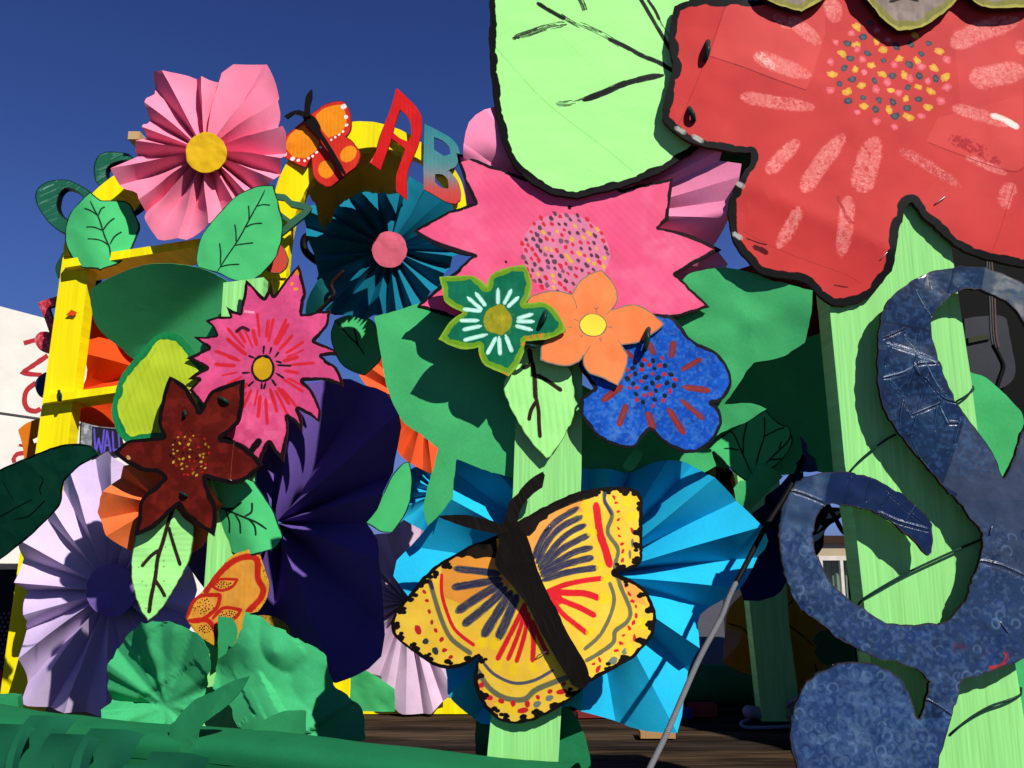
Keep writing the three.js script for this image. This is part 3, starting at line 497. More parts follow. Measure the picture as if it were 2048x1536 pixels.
// ================= large cut-outs in front =================
{ // red flower
  const Z = 1.163, root = thing('red_flower', 'huge red cardboard flower with black edge and speckled centre, top right', 'cardboard flower', at(1700, 300, Z));
  const m = cut('flower_board', { parent: root, Z, t: .007, rag: .0012, r: .55, spec: .12, bs: .0006, bump: paperBump, bm: .3, res: 1.2, edge: '#3a2416',
    o: [1351, 8, 1342, 47, 1341, 94, 1347, 129, 1333, 184, 1327, 219, 1329, 242, 1351, 266, 1374, 281, 1413, 294, 1468, 303, 1502, 304, 1501, 324, 1484, 350, 1470, 375, 1458, 406, 1460, 441, 1472, 484, 1495, 516, 1513, 537, 1534, 549, 1573, 555, 1609, 563, 1628, 577, 1652, 598, 1677, 609, 1706, 607, 1741, 592, 1765, 566, 1786, 535, 1791, 504, 1798, 465, 1810, 422, 1819, 404, 1827, 404, 1845, 432, 1878, 462, 1902, 484, 1933, 504, 1980, 519, 2048, 533, 2112, 539, 2179, 508, 2210, 437, 2194, 363, 2237, 332, 2269, 254, 2237, 164, 2179, 129, 2210, 59, 2183, -23, 2112, -62, 2042, -47, 2003, -86, 1944, -129, 1866, -133, 1808, -94, 1761, -62, 1698, -102, 1636, -109, 1573, -78, 1550, -23, 1523, -3, 1456, -2, 1386, -3],
    bends: (p) => [wob(.003, .12, 2), crease(p, 1484, 367, 1788, 504, .10, .16, .03), crease(p, 1452, 0, 1355, 258, -.05, .05, .02), crush(.004, .12, 5)], cell: .012,
    paint: (a) => {
      a.fill('#be3836'); a.blots(90, ['#c6403c', '#b23030', '#c23a36'], 30, 120, .3);
      a.poly([1456, 0, 1652, -8, 1652, 66, 1624, 156, 1612, 178, 1421, 109], '#dc5a55', .35, false); a.poly([1855, 281, 1878, 234, 2048, 187, 2048, 336, 2023, 340], '#d8564f', .35, false); a.poly([1909, 55, 2048, 0, 2048, 187, 1925, 219], '#d8504c', .25, false);
      const S = (p, w, o = {}) => { a.scumble(p, w * 1.2, '#d86e68', { d: .16, alpha: .22, rad: 4, thr: -.3 }); a.scumble(p, w * 1.25, o.c ?? '#de7a74', { d: .9, alpha: .42, ...o }); a.scumble(p, w * 1.1, '#eba096', { d: .3, alpha: .45, thr: .08 }); };
      S([1579, 33, 1612, 59, 1642, 88], 30); S([1507, 107, 1554, 127, 1624, 152], 34); a.scumble([1513, 105, 1534, 121, 1550, 137], 20, '#f6c8bc', { d: .8, thr: 0 }); S([1480, 191, 1534, 201, 1632, 214], 27); S([1534, 346, 1566, 312, 1599, 277], 28); S([1605, 385, 1644, 324, 1691, 266], 32);
      S([1722, 385, 1734, 332, 1755, 271], 44); S([1800, 298, 1847, 322, 1925, 373], 22, { c: '#b4383c' }); S([1907, 211, 1964, 229, 2036, 250], 26); a.line([1987, 229, 2011, 238, 2034, 252], 15, '#f4d8cc', { dry: .4 });
      a.scumble([1896, 273, 1944, 291, 2003, 326], 30, '#a0202a', { d: 1.2, alpha: .7 }); S([1933, 312, 1980, 332, 2015, 348], 16); S([1905, 90, 1956, 62, 2042, 37], 40); S([1941, 158, 1987, 150, 2058, 135], 46); S([2034, 94, 2066, 90], 30);
      S([1657, -16, 1669, 16, 1671, 43], 34); S([1698, 391, 1691, 445, 1683, 516], 28); S([1601, 414, 1581, 453, 1556, 496], 24, { thr: .08 }); S([2030, 367, 2011, 391, 2015, 418], 26, { thr: .05 }); S([1550, 27, 1570, 43, 1581, 55], 20, { thr: .05 });
      a.line([1421, 111, 1487, 133, 1550, 158, 1612, 179], 2, '#4a1216', { dry: .3 }); a.line([1454, 0, 1425, 86, 1384, 187, 1357, 250], 1.4, '#8e2226', {}); a.line([1487, 461, 1573, 504, 1691, 547, 1722, 566], 1.3, '#8e2226', { alpha: .7 }); a.line([1859, 283, 1925, 309, 2023, 342, 2048, 334], 1.5, '#7a1a20', {}); a.line([2030, 367, 1995, 477, 1980, 512], 1.6, '#a22a2a', {});
      a.line([1675, 391, 1695, 437, 1706, 449], 9, '#a3242a', { dry: .6 }); a.line([1511, 492, 1525, 498, 1534, 504], 12, '#4a0f14', { dry: .3 }); a.line([1495, 475, 1519, 484, 1534, 488], 3, '#3a0d10', { dry: .4 }); a.line([1671, 568, 1687, 571, 1698, 572], 4, '#4a1014', { dry: .5 });
      const Y = [1715, 51, 1755, 81, 1769, 97, 1685, 105, 1745, 128, 1712, 137, 1665, 147, 1767, 145, 1725, 169, 1696, 182, 1784, 178, 1729, 211, 1780, 218, 1819, 232, 1814, 195, 1839, 171, 1864, 180, 1858, 213, 1812, 148, 1836, 118, 1801, 114, 1881, 100, 1871, 133, 1894, 152, 1832, 68, 1714, 88];
      const G = [1743, 44, 1728, 72, 1696, 85, 1737, 104, 1702, 115, 1689, 135, 1706, 157, 1769, 118, 1795, 90, 1824, 86, 1859, 84, 1820, 126, 1845, 105, 1787, 148, 1751, 159, 1818, 172, 1841, 149, 1839, 196, 1728, 193, 1698, 200, 1759, 198, 1788, 202, 1816, 214, 1753, 217, 1792, 230, 1680, 167, 1874, 155];
      const K = [1704, 64, 1673, 82, 1716, 96, 1755, 58, 1662, 122, 1727, 116, 1730, 143, 1662, 180, 1754, 177, 1777, 162, 1800, 182, 1791, 126, 1822, 154, 1858, 160, 1896, 116, 1896, 172, 1884, 199, 1844, 230, 1716, 223, 1754, 241, 1791, 252, 1845, 131, 1778, 78];
      a.dots(Y, 10.2, '#d39a30', { e: .75, j: .3 }); a.dots(Y, 5.5, '#e2b45a', { alpha: .6, j: .4 }); a.dots(G, 9, '#3a3f48', { e: .8, j: .22 }); a.dots(G, 5, '#616870', { alpha: .6, j: .3 }); a.dots(K, 9, '#d85862', { e: .9, j: .25 }); a.dots(K, 5, '#e68a8c', { alpha: .6, j: .4 });
      a.ring(15, '#08070a', { j: .3 }); for (const [x, y, l] of pairs([1359, 260, 1394, 277, 1476, 367, 1474, 469]).map((q) => [...q, 12])) a.line([x - 6, y - 4, x + 9, y + 5], l, '#a5a29c', { dry: .45, alpha: 1 });
      a.grain(.05, 60, 60, .025);
    } });
  tieStub(1416, 84, 1411, 117, Z, root, .0042); tieStub(1379, 217, 1387, 240, Z, root, .0042);
  staple(1871, 407, 1891, 393, Z, root); staple(1761, 519, 1775, 504, Z, root);
}
{ // olive flower of which the lower petals show
  const pet = (a) => a;
  cut('olive_flower', { Z: 1.150, t: .010, rag: .001, edge: '#2a2416', label: 'olive and mauve cardboard petals hanging over the red flower at the top', cat: 'cardboard flower', r: .6, bs: .0005, res: 1.3,
    o: [1530, -4, 1566, 12, 1603, 22, 1644, -2, 1675, -35, 1698, -66, 1726, -8, 1737, 4, 1765, 37, 1796, 61, 1843, 54, 1886, 27, 1909, 4, 1925, -16, 1941, -4, 1964, 12, 2003, 16, 2062, 11, 2105, -31, 2101, -102, 2073, -164, 2027, -203, 1964, -250, 1886, -289, 1800, -297, 1691, -281, 1612, -234, 1550, -164, 1519, -94, 1511, -39],
    bends: (p) => [wob(.004, .06, 7)], cell: .01,
    paint: (a) => { a.fill('#87786e'); a.blots(60, ['#9a8a82', '#766860', '#887a70'], 8, 24, .5); a.ring(17, '#7e7a38', { j: .25 }); a.streaks(130, ['#a09870', '#5a5a24'], 20, 2, .4, 60); a.ring(6, '#a39c48', { j: .5, alpha: .8 }); a.line([1780, 4, 1808, -4, 1835, 2], 8, '#1c1616', { dry: .4 }); a.grain(.1, 10, 30); } });
}
// lime leaf
cut('lime_leaf', { Z: 1.1805, t: .006, rag: .001, edge: '#141214', label: 'big lime green cardboard leaf with thick black edge, top centre', cat: 'cardboard leaf', r: .5, bs: .0005, turn: -55, res: 1.2,
  o: [982, -20, 980, 33, 978, 85, 981, 137, 986, 195, 994, 234, 1007, 286, 1024, 326, 1047, 352, 1076, 374, 1108, 388, 1151, 395, 1193, 386, 1239, 375, 1278, 362, 1323, 344, 1356, 322, 1398, 294, 1437, 247, 1447, 163, 1421, 65, 1372, -39, 1307, -107, 1209, -147, 1095, -124, 1014, -72],
  bends: () => [wob(.0015, .1, 4)], cell: .014,
  paint: (a) => {
    a.fill('#a2ee8a'); a.streaks(700, ['#aaf294', '#98e680', '#b0f49c'], 70, 2.2, .45, 18); a.streaks(10, ['#8cdb74'], 380, 2.4, .7, 44);
    const K = '#161916'; a.line([990, 93, 1069, 182, 1128, 234, 1193, 283, 1265, 342], 2, '#7ccc66', { alpha: .8 });
    a.line([1076, 7, 1102, 23, 1128, 37], 10, K, { dry: .15 }); a.line([1121, 31, 1141, 44, 1160, 54], 11, K, { dry: .85 }); a.line([1025, 77, 1056, 67, 1095, 54, 1133, 47], 15, K, { dry: .55, taper: 1 }); a.line([1160, 47, 1186, 59, 1213, 73, 1239, 90], 11, K, { dry: .75 }); a.line([1219, 78, 1252, 94, 1284, 111, 1317, 124, 1344, 140], 11, K, { dry: .25 });
    a.line([1326, 150, 1291, 156, 1245, 169, 1206, 186, 1167, 200], 15, K, { dry: .3, taper: 1 }); a.line([1173, 195, 1141, 205, 1112, 208], 14, K, { dry: .8 }); a.line([1157, -10, 1165, 7, 1170, 20], 12, K, { dry: .6 }); a.line([1281, -3, 1304, 36, 1323, 68, 1340, 98], 9, K, { dry: .35 }); a.line([1296, 0, 1310, 20, 1318, 37], 7, K, { dry: .4 }); a.line([1313, 26, 1326, 52, 1338, 72], 3, K, { dry: .5 });
    a.ring(14, '#070608', { j: .28 }); a.line([1047, 352, 1108, 384, 1151, 391, 1239, 370, 1323, 339, 1395, 293], 13, '#131214', { dry: .1 });
    a.grain(.035, 90, 20, .02);
  } });
{ // pink star flower
  cut('pink_star_flower', { Z: 1.1905, t: .004, rag: .0009, label: 'large pink cardboard star flower with jagged points and speckled round centre', cat: 'cardboard flower', r: .55, bs: .0003, turn: 40, res: 1.25, edge: '#2a1518', sharp: 30,
    o: [912, 305, 985, 332, 1052, 357, 1080, 340, 1130, 290, 1180, 330, 1243, 379, 1290, 368, 1346, 358, 1340, 400, 1337, 440, 1316, 455, 1380, 470, 1443, 499, 1400, 522, 1352, 548, 1390, 585, 1419, 613, 1354, 634, 1260, 640, 1200, 700, 1120, 690, 1010, 660, 920, 640, 833, 613, 880, 570, 944, 512, 880, 495, 827, 461, 890, 427, 951, 406, 930, 360],
    bends: (p) => [wob(.0022, .09, 6)], cell: .012,
    paint: (a) => {
      a.fill('#e2567c'); a.blots(70, ['#e8668a', '#d94870', '#ec7896', '#dd5078'], 20, 70, .35); a.streaks(160, ['#ea7a96', '#d84a72'], 60, 3, .2, -50); a.blots(6, ['#f09cac'], 20, 40, .2, [1280, 380, 1360, 520]);
      a.blots(30, ['#d98aa4', '#cf7f9e'], 40, 60, .5, [1095, 470, 1170, 540]); a.dot(1133, 505, 92, '#cf86a2', { alpha: .7, e: .97, j: .05 });
      a.spray(1130, 505, 88, 82, 150, 4.4, 6.8, ['#c92a3a', '#c92a3a', '#54323c', '#5a3a4a', '#d9a63c', '#7e4a62'], 11, { e: .65, a: 1, j: .3 });
      a.ring(6, '#140d10', { j: .3 }); a.line([913, 308, 965, 326, 1050, 356], 7, '#1d1418', { dry: .1 }); a.line([1317, 454, 1356, 466, 1408, 485], 8, '#1d1418', {}); a.line([826, 461, 874, 487, 951, 512], 9, '#1d1418', {}); a.line([1354, 548, 1383, 580, 1419, 613], 6, '#1d1418', {});
      a.line([1354, 478, 1370, 496, 1376, 500], 2, '#f2bccb', { dry: .5 }); a.dot(1139, 415, 5, '#2a1018'); a.dot(1012, 524, 3.4, '#2a1018');
      a.grain(.04, 50, 50, .02);
    } });
}
{ // the blue ornate letter
  const Z = 1.145, root = thing('blue_letter', 'large ornate blue cut-out letter with curling ends, glossy and patched, at the right', 'cut-out letter', at(1850, 1050, Z));
  const rings = (a, cols, alpha, lw) => { seed(91); for (let y = 1075; y < 1560; y += 25) for (let x = 1560; x < 2060; x += 25) { if (y < 1200 && x > 1700 && x < 1850) continue; const [X, Y] = a.P(x + rr(-6, 6) + (y / 25 % 2) * 12, y + rr(-6, 6)), r = rr(7.5, 10.5) * a.s; a.g.globalAlpha = alpha * rr(.4, 1); a.g.strokeStyle = cols[Math.floor(rnd() * cols.length)]; a.g.lineWidth = rr(.7, 1.2) * lw * a.s; a.g.beginPath(); a.g.ellipse(X, Y, r, r * rr(.75, 1), rr(0, 3), rr(0, 2), rr(4.4, 7)); a.g.stroke(); } a.g.globalAlpha = 1; };
  const CREASES = [[[1809, 669, 1839, 708, 1878, 773, 1891, 786], 3], [[1774, 686, 1822, 702, 1874, 725], 5], [[1767, 754, 1806, 744, 1832, 728, 1868, 725], 4], [[1839, 669, 1829, 728, 1806, 809, 1800, 852], 2], [[1855, 751, 1835, 826, 1822, 868], 2], [[1881, 773, 1868, 858], 2], [[1832, 581, 1848, 611, 1861, 630], 3], [[1910, 534, 1904, 565, 1897, 585], 3], [[1806, 806, 1822, 829, 1878, 806], 3], [[1881, 813, 1897, 845, 1917, 845], 4], [[1764, 676, 1809, 656], 2], [[1787, 676, 1770, 728], 2], [[1848, 754, 1881, 793, 1910, 803], 3], [[1816, 868, 1835, 910, 1865, 949], 3], [[1923, 839, 1910, 884], 3], [[1780, 760, 1803, 786, 1819, 826], 2], [[1704, 954, 1694, 983, 1690, 1006], 2], [[1744, 958, 1731, 999], 2], [[1785, 979, 1764, 1008], 2], [[1831, 1012, 1806, 1049], 3], [[1756, 1024, 1797, 1043, 1855, 1059], 5], [[1773, 983, 1814, 1020, 1851, 1049], 2], [[1582, 981, 1607, 989, 1644, 1004], 4], [[1961, 1122, 2000, 1132, 2048, 1153], 6], [[1853, 1399, 1876, 1413, 1904, 1432], 4]];
  const letterRelief = (a) => { seed(90); a.fill('#707070'); a.blots(1, ['#8a8a8a', '#585858'], 10, 16, .5); rings(a, ['#5a5a5a', '#868686'], .5, 4); for (const [p, w] of CREASES) { a.line(p, w * 1.9, '#b4b4b4', { taper: 1 }); a.line(p, w, '#f4f4f4', { taper: 1 }); a.line(p.map((v, i) => v + (i % 2 ? 3.4 : 2)), w * 1.3, '#3a3a3a', { taper: 1, alpha: .8 }); } };
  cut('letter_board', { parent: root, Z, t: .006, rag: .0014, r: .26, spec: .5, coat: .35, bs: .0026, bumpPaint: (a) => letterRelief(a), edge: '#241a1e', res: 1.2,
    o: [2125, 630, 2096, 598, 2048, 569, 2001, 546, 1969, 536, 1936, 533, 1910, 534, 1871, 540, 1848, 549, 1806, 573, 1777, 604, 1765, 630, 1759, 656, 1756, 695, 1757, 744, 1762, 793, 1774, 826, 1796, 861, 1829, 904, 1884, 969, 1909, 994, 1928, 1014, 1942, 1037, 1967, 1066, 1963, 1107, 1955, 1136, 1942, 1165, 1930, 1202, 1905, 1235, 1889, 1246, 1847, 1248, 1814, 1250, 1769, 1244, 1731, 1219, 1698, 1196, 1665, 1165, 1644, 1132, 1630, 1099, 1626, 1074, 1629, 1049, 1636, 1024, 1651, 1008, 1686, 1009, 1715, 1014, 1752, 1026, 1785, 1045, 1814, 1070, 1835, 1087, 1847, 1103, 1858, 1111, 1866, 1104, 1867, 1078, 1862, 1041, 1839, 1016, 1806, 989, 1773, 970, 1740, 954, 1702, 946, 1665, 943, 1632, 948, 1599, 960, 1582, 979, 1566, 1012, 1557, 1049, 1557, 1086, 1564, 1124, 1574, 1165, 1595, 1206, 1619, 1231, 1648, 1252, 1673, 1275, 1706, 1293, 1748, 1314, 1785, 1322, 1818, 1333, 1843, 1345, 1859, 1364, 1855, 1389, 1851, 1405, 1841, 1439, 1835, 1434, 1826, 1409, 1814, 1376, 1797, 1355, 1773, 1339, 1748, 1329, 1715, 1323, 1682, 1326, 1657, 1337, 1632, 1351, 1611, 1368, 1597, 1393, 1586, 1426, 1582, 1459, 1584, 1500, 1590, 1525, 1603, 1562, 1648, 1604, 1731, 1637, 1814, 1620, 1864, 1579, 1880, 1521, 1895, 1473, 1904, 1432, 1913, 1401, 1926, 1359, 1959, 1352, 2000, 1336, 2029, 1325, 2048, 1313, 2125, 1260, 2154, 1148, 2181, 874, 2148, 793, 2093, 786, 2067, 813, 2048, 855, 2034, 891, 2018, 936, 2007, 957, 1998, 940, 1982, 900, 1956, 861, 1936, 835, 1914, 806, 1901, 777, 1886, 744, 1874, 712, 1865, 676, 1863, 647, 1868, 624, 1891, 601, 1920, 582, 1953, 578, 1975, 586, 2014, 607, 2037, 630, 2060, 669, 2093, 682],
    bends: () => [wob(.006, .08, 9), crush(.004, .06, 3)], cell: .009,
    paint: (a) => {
      a.fill('#0d2140'); a.blots(220, ['#0c1c38', '#122a4a', '#16324e', '#103044', '#0a1832'], 12, 40, .5);
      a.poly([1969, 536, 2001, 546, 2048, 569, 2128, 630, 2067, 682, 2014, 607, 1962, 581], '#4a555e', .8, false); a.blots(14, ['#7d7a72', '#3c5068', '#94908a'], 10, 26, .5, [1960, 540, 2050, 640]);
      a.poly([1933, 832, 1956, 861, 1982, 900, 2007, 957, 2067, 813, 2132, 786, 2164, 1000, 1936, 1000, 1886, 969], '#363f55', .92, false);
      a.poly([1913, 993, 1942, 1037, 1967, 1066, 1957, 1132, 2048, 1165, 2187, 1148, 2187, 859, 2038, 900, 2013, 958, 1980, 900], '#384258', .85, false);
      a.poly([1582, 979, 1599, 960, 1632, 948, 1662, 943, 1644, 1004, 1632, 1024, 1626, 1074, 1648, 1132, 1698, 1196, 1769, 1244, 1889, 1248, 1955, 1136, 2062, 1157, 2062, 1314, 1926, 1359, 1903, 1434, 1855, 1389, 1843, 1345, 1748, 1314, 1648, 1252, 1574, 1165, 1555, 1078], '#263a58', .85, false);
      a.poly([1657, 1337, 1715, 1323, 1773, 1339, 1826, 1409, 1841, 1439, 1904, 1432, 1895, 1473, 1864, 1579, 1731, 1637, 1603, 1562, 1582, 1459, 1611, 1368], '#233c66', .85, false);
      a.blots(60, ['#4a5f78', '#3b5670', '#5a6c80'], 14, 34, .35, [1560, 950, 1660, 1180]); a.blots(60, ['#26406c', '#1e3868'], 6, 20, .5, [1700, 1240, 2040, 1340]); a.blots(40, ['#5c7694', '#52708c'], 14, 40, .3, [1590, 1340, 1860, 1536]);
      rings(a, ['#0f2350', '#14284f', '#5f7896'], .55, 4.2);
      a.g.globalAlpha = 1; a.blots(1, ['#1b3060', '#5c7492'], 4, 6, .35, [1560, 1050, 2060, 1560]); a.blots(250, ['#142a50', '#3b5f84'], 2, 7, .4, [1750, 540, 2000, 950]);
      a.blots(6, ['#4a2030'], 10, 26, .5, [1890, 1260, 1980, 1310]); a.line([2009, 1302, 2014, 1314, 2005, 1329, 1980, 1337], 8, '#c02a30', { dry: .5 }); a.blots(5, ['#1667a6'], 14, 24, .8, [1585, 1490, 1605, 1520]);
      const L = (p, w = 1.6, c = '#8fa6b8') => a.line(p, w, c, { dry: .35, alpha: .6 });
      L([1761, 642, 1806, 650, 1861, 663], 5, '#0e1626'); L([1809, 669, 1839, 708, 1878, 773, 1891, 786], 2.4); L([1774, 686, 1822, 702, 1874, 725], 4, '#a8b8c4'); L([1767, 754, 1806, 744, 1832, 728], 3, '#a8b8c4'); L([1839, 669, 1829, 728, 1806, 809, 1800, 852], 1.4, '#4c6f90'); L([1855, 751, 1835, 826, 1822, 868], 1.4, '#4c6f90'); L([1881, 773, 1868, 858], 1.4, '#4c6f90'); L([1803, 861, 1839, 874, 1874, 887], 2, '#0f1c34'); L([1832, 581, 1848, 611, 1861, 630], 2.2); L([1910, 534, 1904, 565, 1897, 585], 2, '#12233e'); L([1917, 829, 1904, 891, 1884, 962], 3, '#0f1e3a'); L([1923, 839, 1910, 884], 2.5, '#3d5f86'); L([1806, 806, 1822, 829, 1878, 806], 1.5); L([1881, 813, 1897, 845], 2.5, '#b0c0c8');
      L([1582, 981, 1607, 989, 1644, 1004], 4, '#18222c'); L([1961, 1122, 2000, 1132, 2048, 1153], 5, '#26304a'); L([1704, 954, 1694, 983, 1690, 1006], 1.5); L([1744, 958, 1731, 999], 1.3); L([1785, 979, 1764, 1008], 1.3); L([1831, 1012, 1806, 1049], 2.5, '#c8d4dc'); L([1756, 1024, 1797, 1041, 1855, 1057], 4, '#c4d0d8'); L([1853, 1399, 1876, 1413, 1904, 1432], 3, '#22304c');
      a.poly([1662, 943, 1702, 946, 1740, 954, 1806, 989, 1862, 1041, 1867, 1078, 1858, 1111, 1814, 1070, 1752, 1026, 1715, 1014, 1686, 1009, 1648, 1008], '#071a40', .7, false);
      a.ring(2, '#3a2a2a', { alpha: .6, j: .5 }); a.grain(.14, 12, 12, .05);
    } });
  staple(1829, 725, 1840, 749, Z - .001, root); staple(2000, 1243, 2019, 1269, Z, root); staple(1984, 1053, 1980, 1070, Z, root);
}
{ // wires that hold the letter
  const W = (label, p, Z0, Z1) => tubeMesh('twist_wire', smooth(pairs(p), false, 60, 12).map((q, i, a) => at(q[0], q[1], Z0 + (Z1 - Z0) * Math.pow(Math.abs(i / (a.length - 1) * 2 - 1), 6))), .0016, mTie, null, { rs: 6, label, cat: 'wire', group: 'dark twist wires round the wide green board' });
  W('dark twist wire crossing the green board left of the letter, above its small hook', [1693, 954, 1699, 945, 1718, 923, 1748, 897, 1774, 878, 1798, 866], 1.170, 1.185);
  W('short dark twist wire right of the upper letter stroke', [1910, 804, 1930, 793, 1946, 780, 1945, 773], 1.168, 1.185);
  W('dark twist wire stretched inside the lower loop of the letter', [1717, 1208, 1731, 1195, 1773, 1169, 1822, 1142, 1897, 1107, 1969, 1076], 1.168, 1.182);
  W('dark twist wire round the green board at the bottom right corner', [1893, 1480, 1901, 1469, 1938, 1438, 1980, 1413, 2021, 1399, 2041, 1389, 2042, 1376], 1.168, 1.185);
}
{ // webbing strap at the board's left side
  cut('webbing_strap', { o: [1690, 1030, 1699, 1030, 1705, 1200, 1736, 1330, 1740, 1420, 1714, 1420, 1709, 1320, 1700, 1210], Z: 1.22, t: .003, c: '#2e2c30', straight: true, mo: { bump: cardBump, bm: .06, bs: .002 }, label: 'black woven strap hanging beside the wide green board', cat: 'strap' });
}
// ---------- the three small flowers ----------
{
  const root = thing('green_flower', 'small dark green cardboard flower with olive rim and pale aqua strokes', 'cardboard flower', at(1000, 640, 1.166));
  cut('flower_board', { parent: root, Z: 1.166, t: .004, edge: '#5a4a24', r: .45, res: 2, sharp: 40, bs: .0006,
    o: [879, 554, 940, 551, 962, 560, 972, 571, 982, 550, 1008, 537, 1048, 530, 1059, 549, 1063, 578, 1057, 598, 1050, 607, 1056, 606, 1087, 604, 1106, 615, 1123, 639, 1132, 661, 1113, 671, 1090, 679, 1050, 682, 1050, 697, 1038, 727, 1017, 753, 999, 744, 970, 730, 958, 710, 957, 694, 956, 695, 933, 699, 910, 695, 877, 678, 887, 663, 904, 640, 926, 624, 904, 615, 889, 601, 884, 578],
    bends: () => [wob(.003, .06, 11)], cell: .01,
    paint: (a) => {
      a.fill('#0c6446'); a.blots(40, ['#12704e', '#0a583e', '#187452'], 10, 30, .4); a.ring(11.5, '#64921f', { j: .25 }); a.ring(4, '#84a836', { alpha: .5, j: .5 });
      a.dots([1054, 675, 1067, 673, 1083, 671, 1048, 688, 957, 710, 1009, 748], 6, '#c47a2a', { alpha: .8, j: .5 });
      for (const s of [[951, 585, 970, 610], [935, 594, 962, 618], [927, 618, 961, 622], [996, 577, 996, 607], [1023, 579, 1009, 607], [1037, 594, 1017, 613], [1066, 628, 1036, 637], [1068, 643, 1036, 643], [1065, 660, 1033, 652], [1011, 670, 1023, 701], [998, 673, 1000, 707], [992, 675, 975, 707], [974, 669, 929, 680], [963, 652, 928, 659], [958, 641, 923, 641]]) { a.line(s, 9, '#a8dccb', { taper: 1, dry: .12 }); a.line(s, 4, '#c8eee0', { taper: 1, dry: .4, alpha: .6 }); }
      a.dot(995, 640, 32, '#8e8a1e', { e: .95, j: .1 }); a.blots(60, ['#a8a02a', '#6f8a20', '#c0a428'], 3, 9, .5, [972, 622, 1020, 660]); a.streaks(0, [], 1, 1, 1, 0); a.grain(.06, 14, 14, .04);
    } });
  tieStub(1092, 623, 1082, 649, 1.166, root); tieStub(1051, 691, 1069, 693, 1.170, root, .003);
}
{
  const root = thing('orange_flower', 'small orange cardboard flower with yellow centre and grey outline', 'cardboard flower', at(1185, 650, 1.174));
  cut('flower_board', { parent: root, Z: 1.174, t: .004, edge: '#5b5148', r: .6, res: 2, sharp: 40, turn: -30, bs: .0009, bm: .28,
    o: [1144, 588, 1158, 565, 1178, 548, 1203, 539, 1221, 557, 1234, 580, 1234, 606, 1224, 619, 1263, 608, 1292, 617, 1311, 632, 1329, 649, 1308, 667, 1279, 684, 1243, 690, 1257, 710, 1253, 736, 1236, 772, 1210, 759, 1178, 747, 1166, 727, 1166, 712, 1158, 724, 1132, 733, 1106, 728, 1080, 721, 1083, 691, 1097, 675, 1074, 658, 1061, 632, 1054, 606, 1062, 593, 1090, 583, 1116, 582],
    bends: () => [wob(.003, .06, 13)], cell: .01,
    paint: (a) => {
      a.fill('#f08048'); a.blots(30, ['#f58a50', '#ea7842'], 20, 50, .4); a.streaks(120, ['#e87640', '#f79460'], 60, 2, .35, 55); a.ring(2.6, '#7d7468', { j: .3 });
      const g = (p) => a.line(p, 1.7, '#7d6f5c', { dry: .2 }); g([1145, 593, 1150, 603, 1154, 618]); g([1224, 618, 1219, 623, 1213, 628]); g([1243, 689, 1240, 685, 1236, 680]); g([1166, 714, 1171, 707, 1180, 693]);
      a.dot(1186, 650, 29, '#6f6757', { e: .86, a: 0, j: .03 }); a.dot(1186, 650, 27, '#f0d640', { e: .86, a: 0, j: .03 });
      for (const p of [[1193, 626, 1192, 617], [1156, 642, 1148, 638], [1134, 654, 1144, 655], [1165, 671, 1162, 675], [1198, 675, 1202, 683], [1215, 653, 1225, 656], [1192, 619, 1188, 616], [1192, 619, 1197, 615], [1220, 654, 1223, 650], [1163, 673, 1161, 670], [1200, 678, 1205, 678]]) g(p);
      a.grain(.03, 12, 60, .02);
    } });
  tieStub(1297, 658, 1289, 699, 1.172, root, .0038);
}
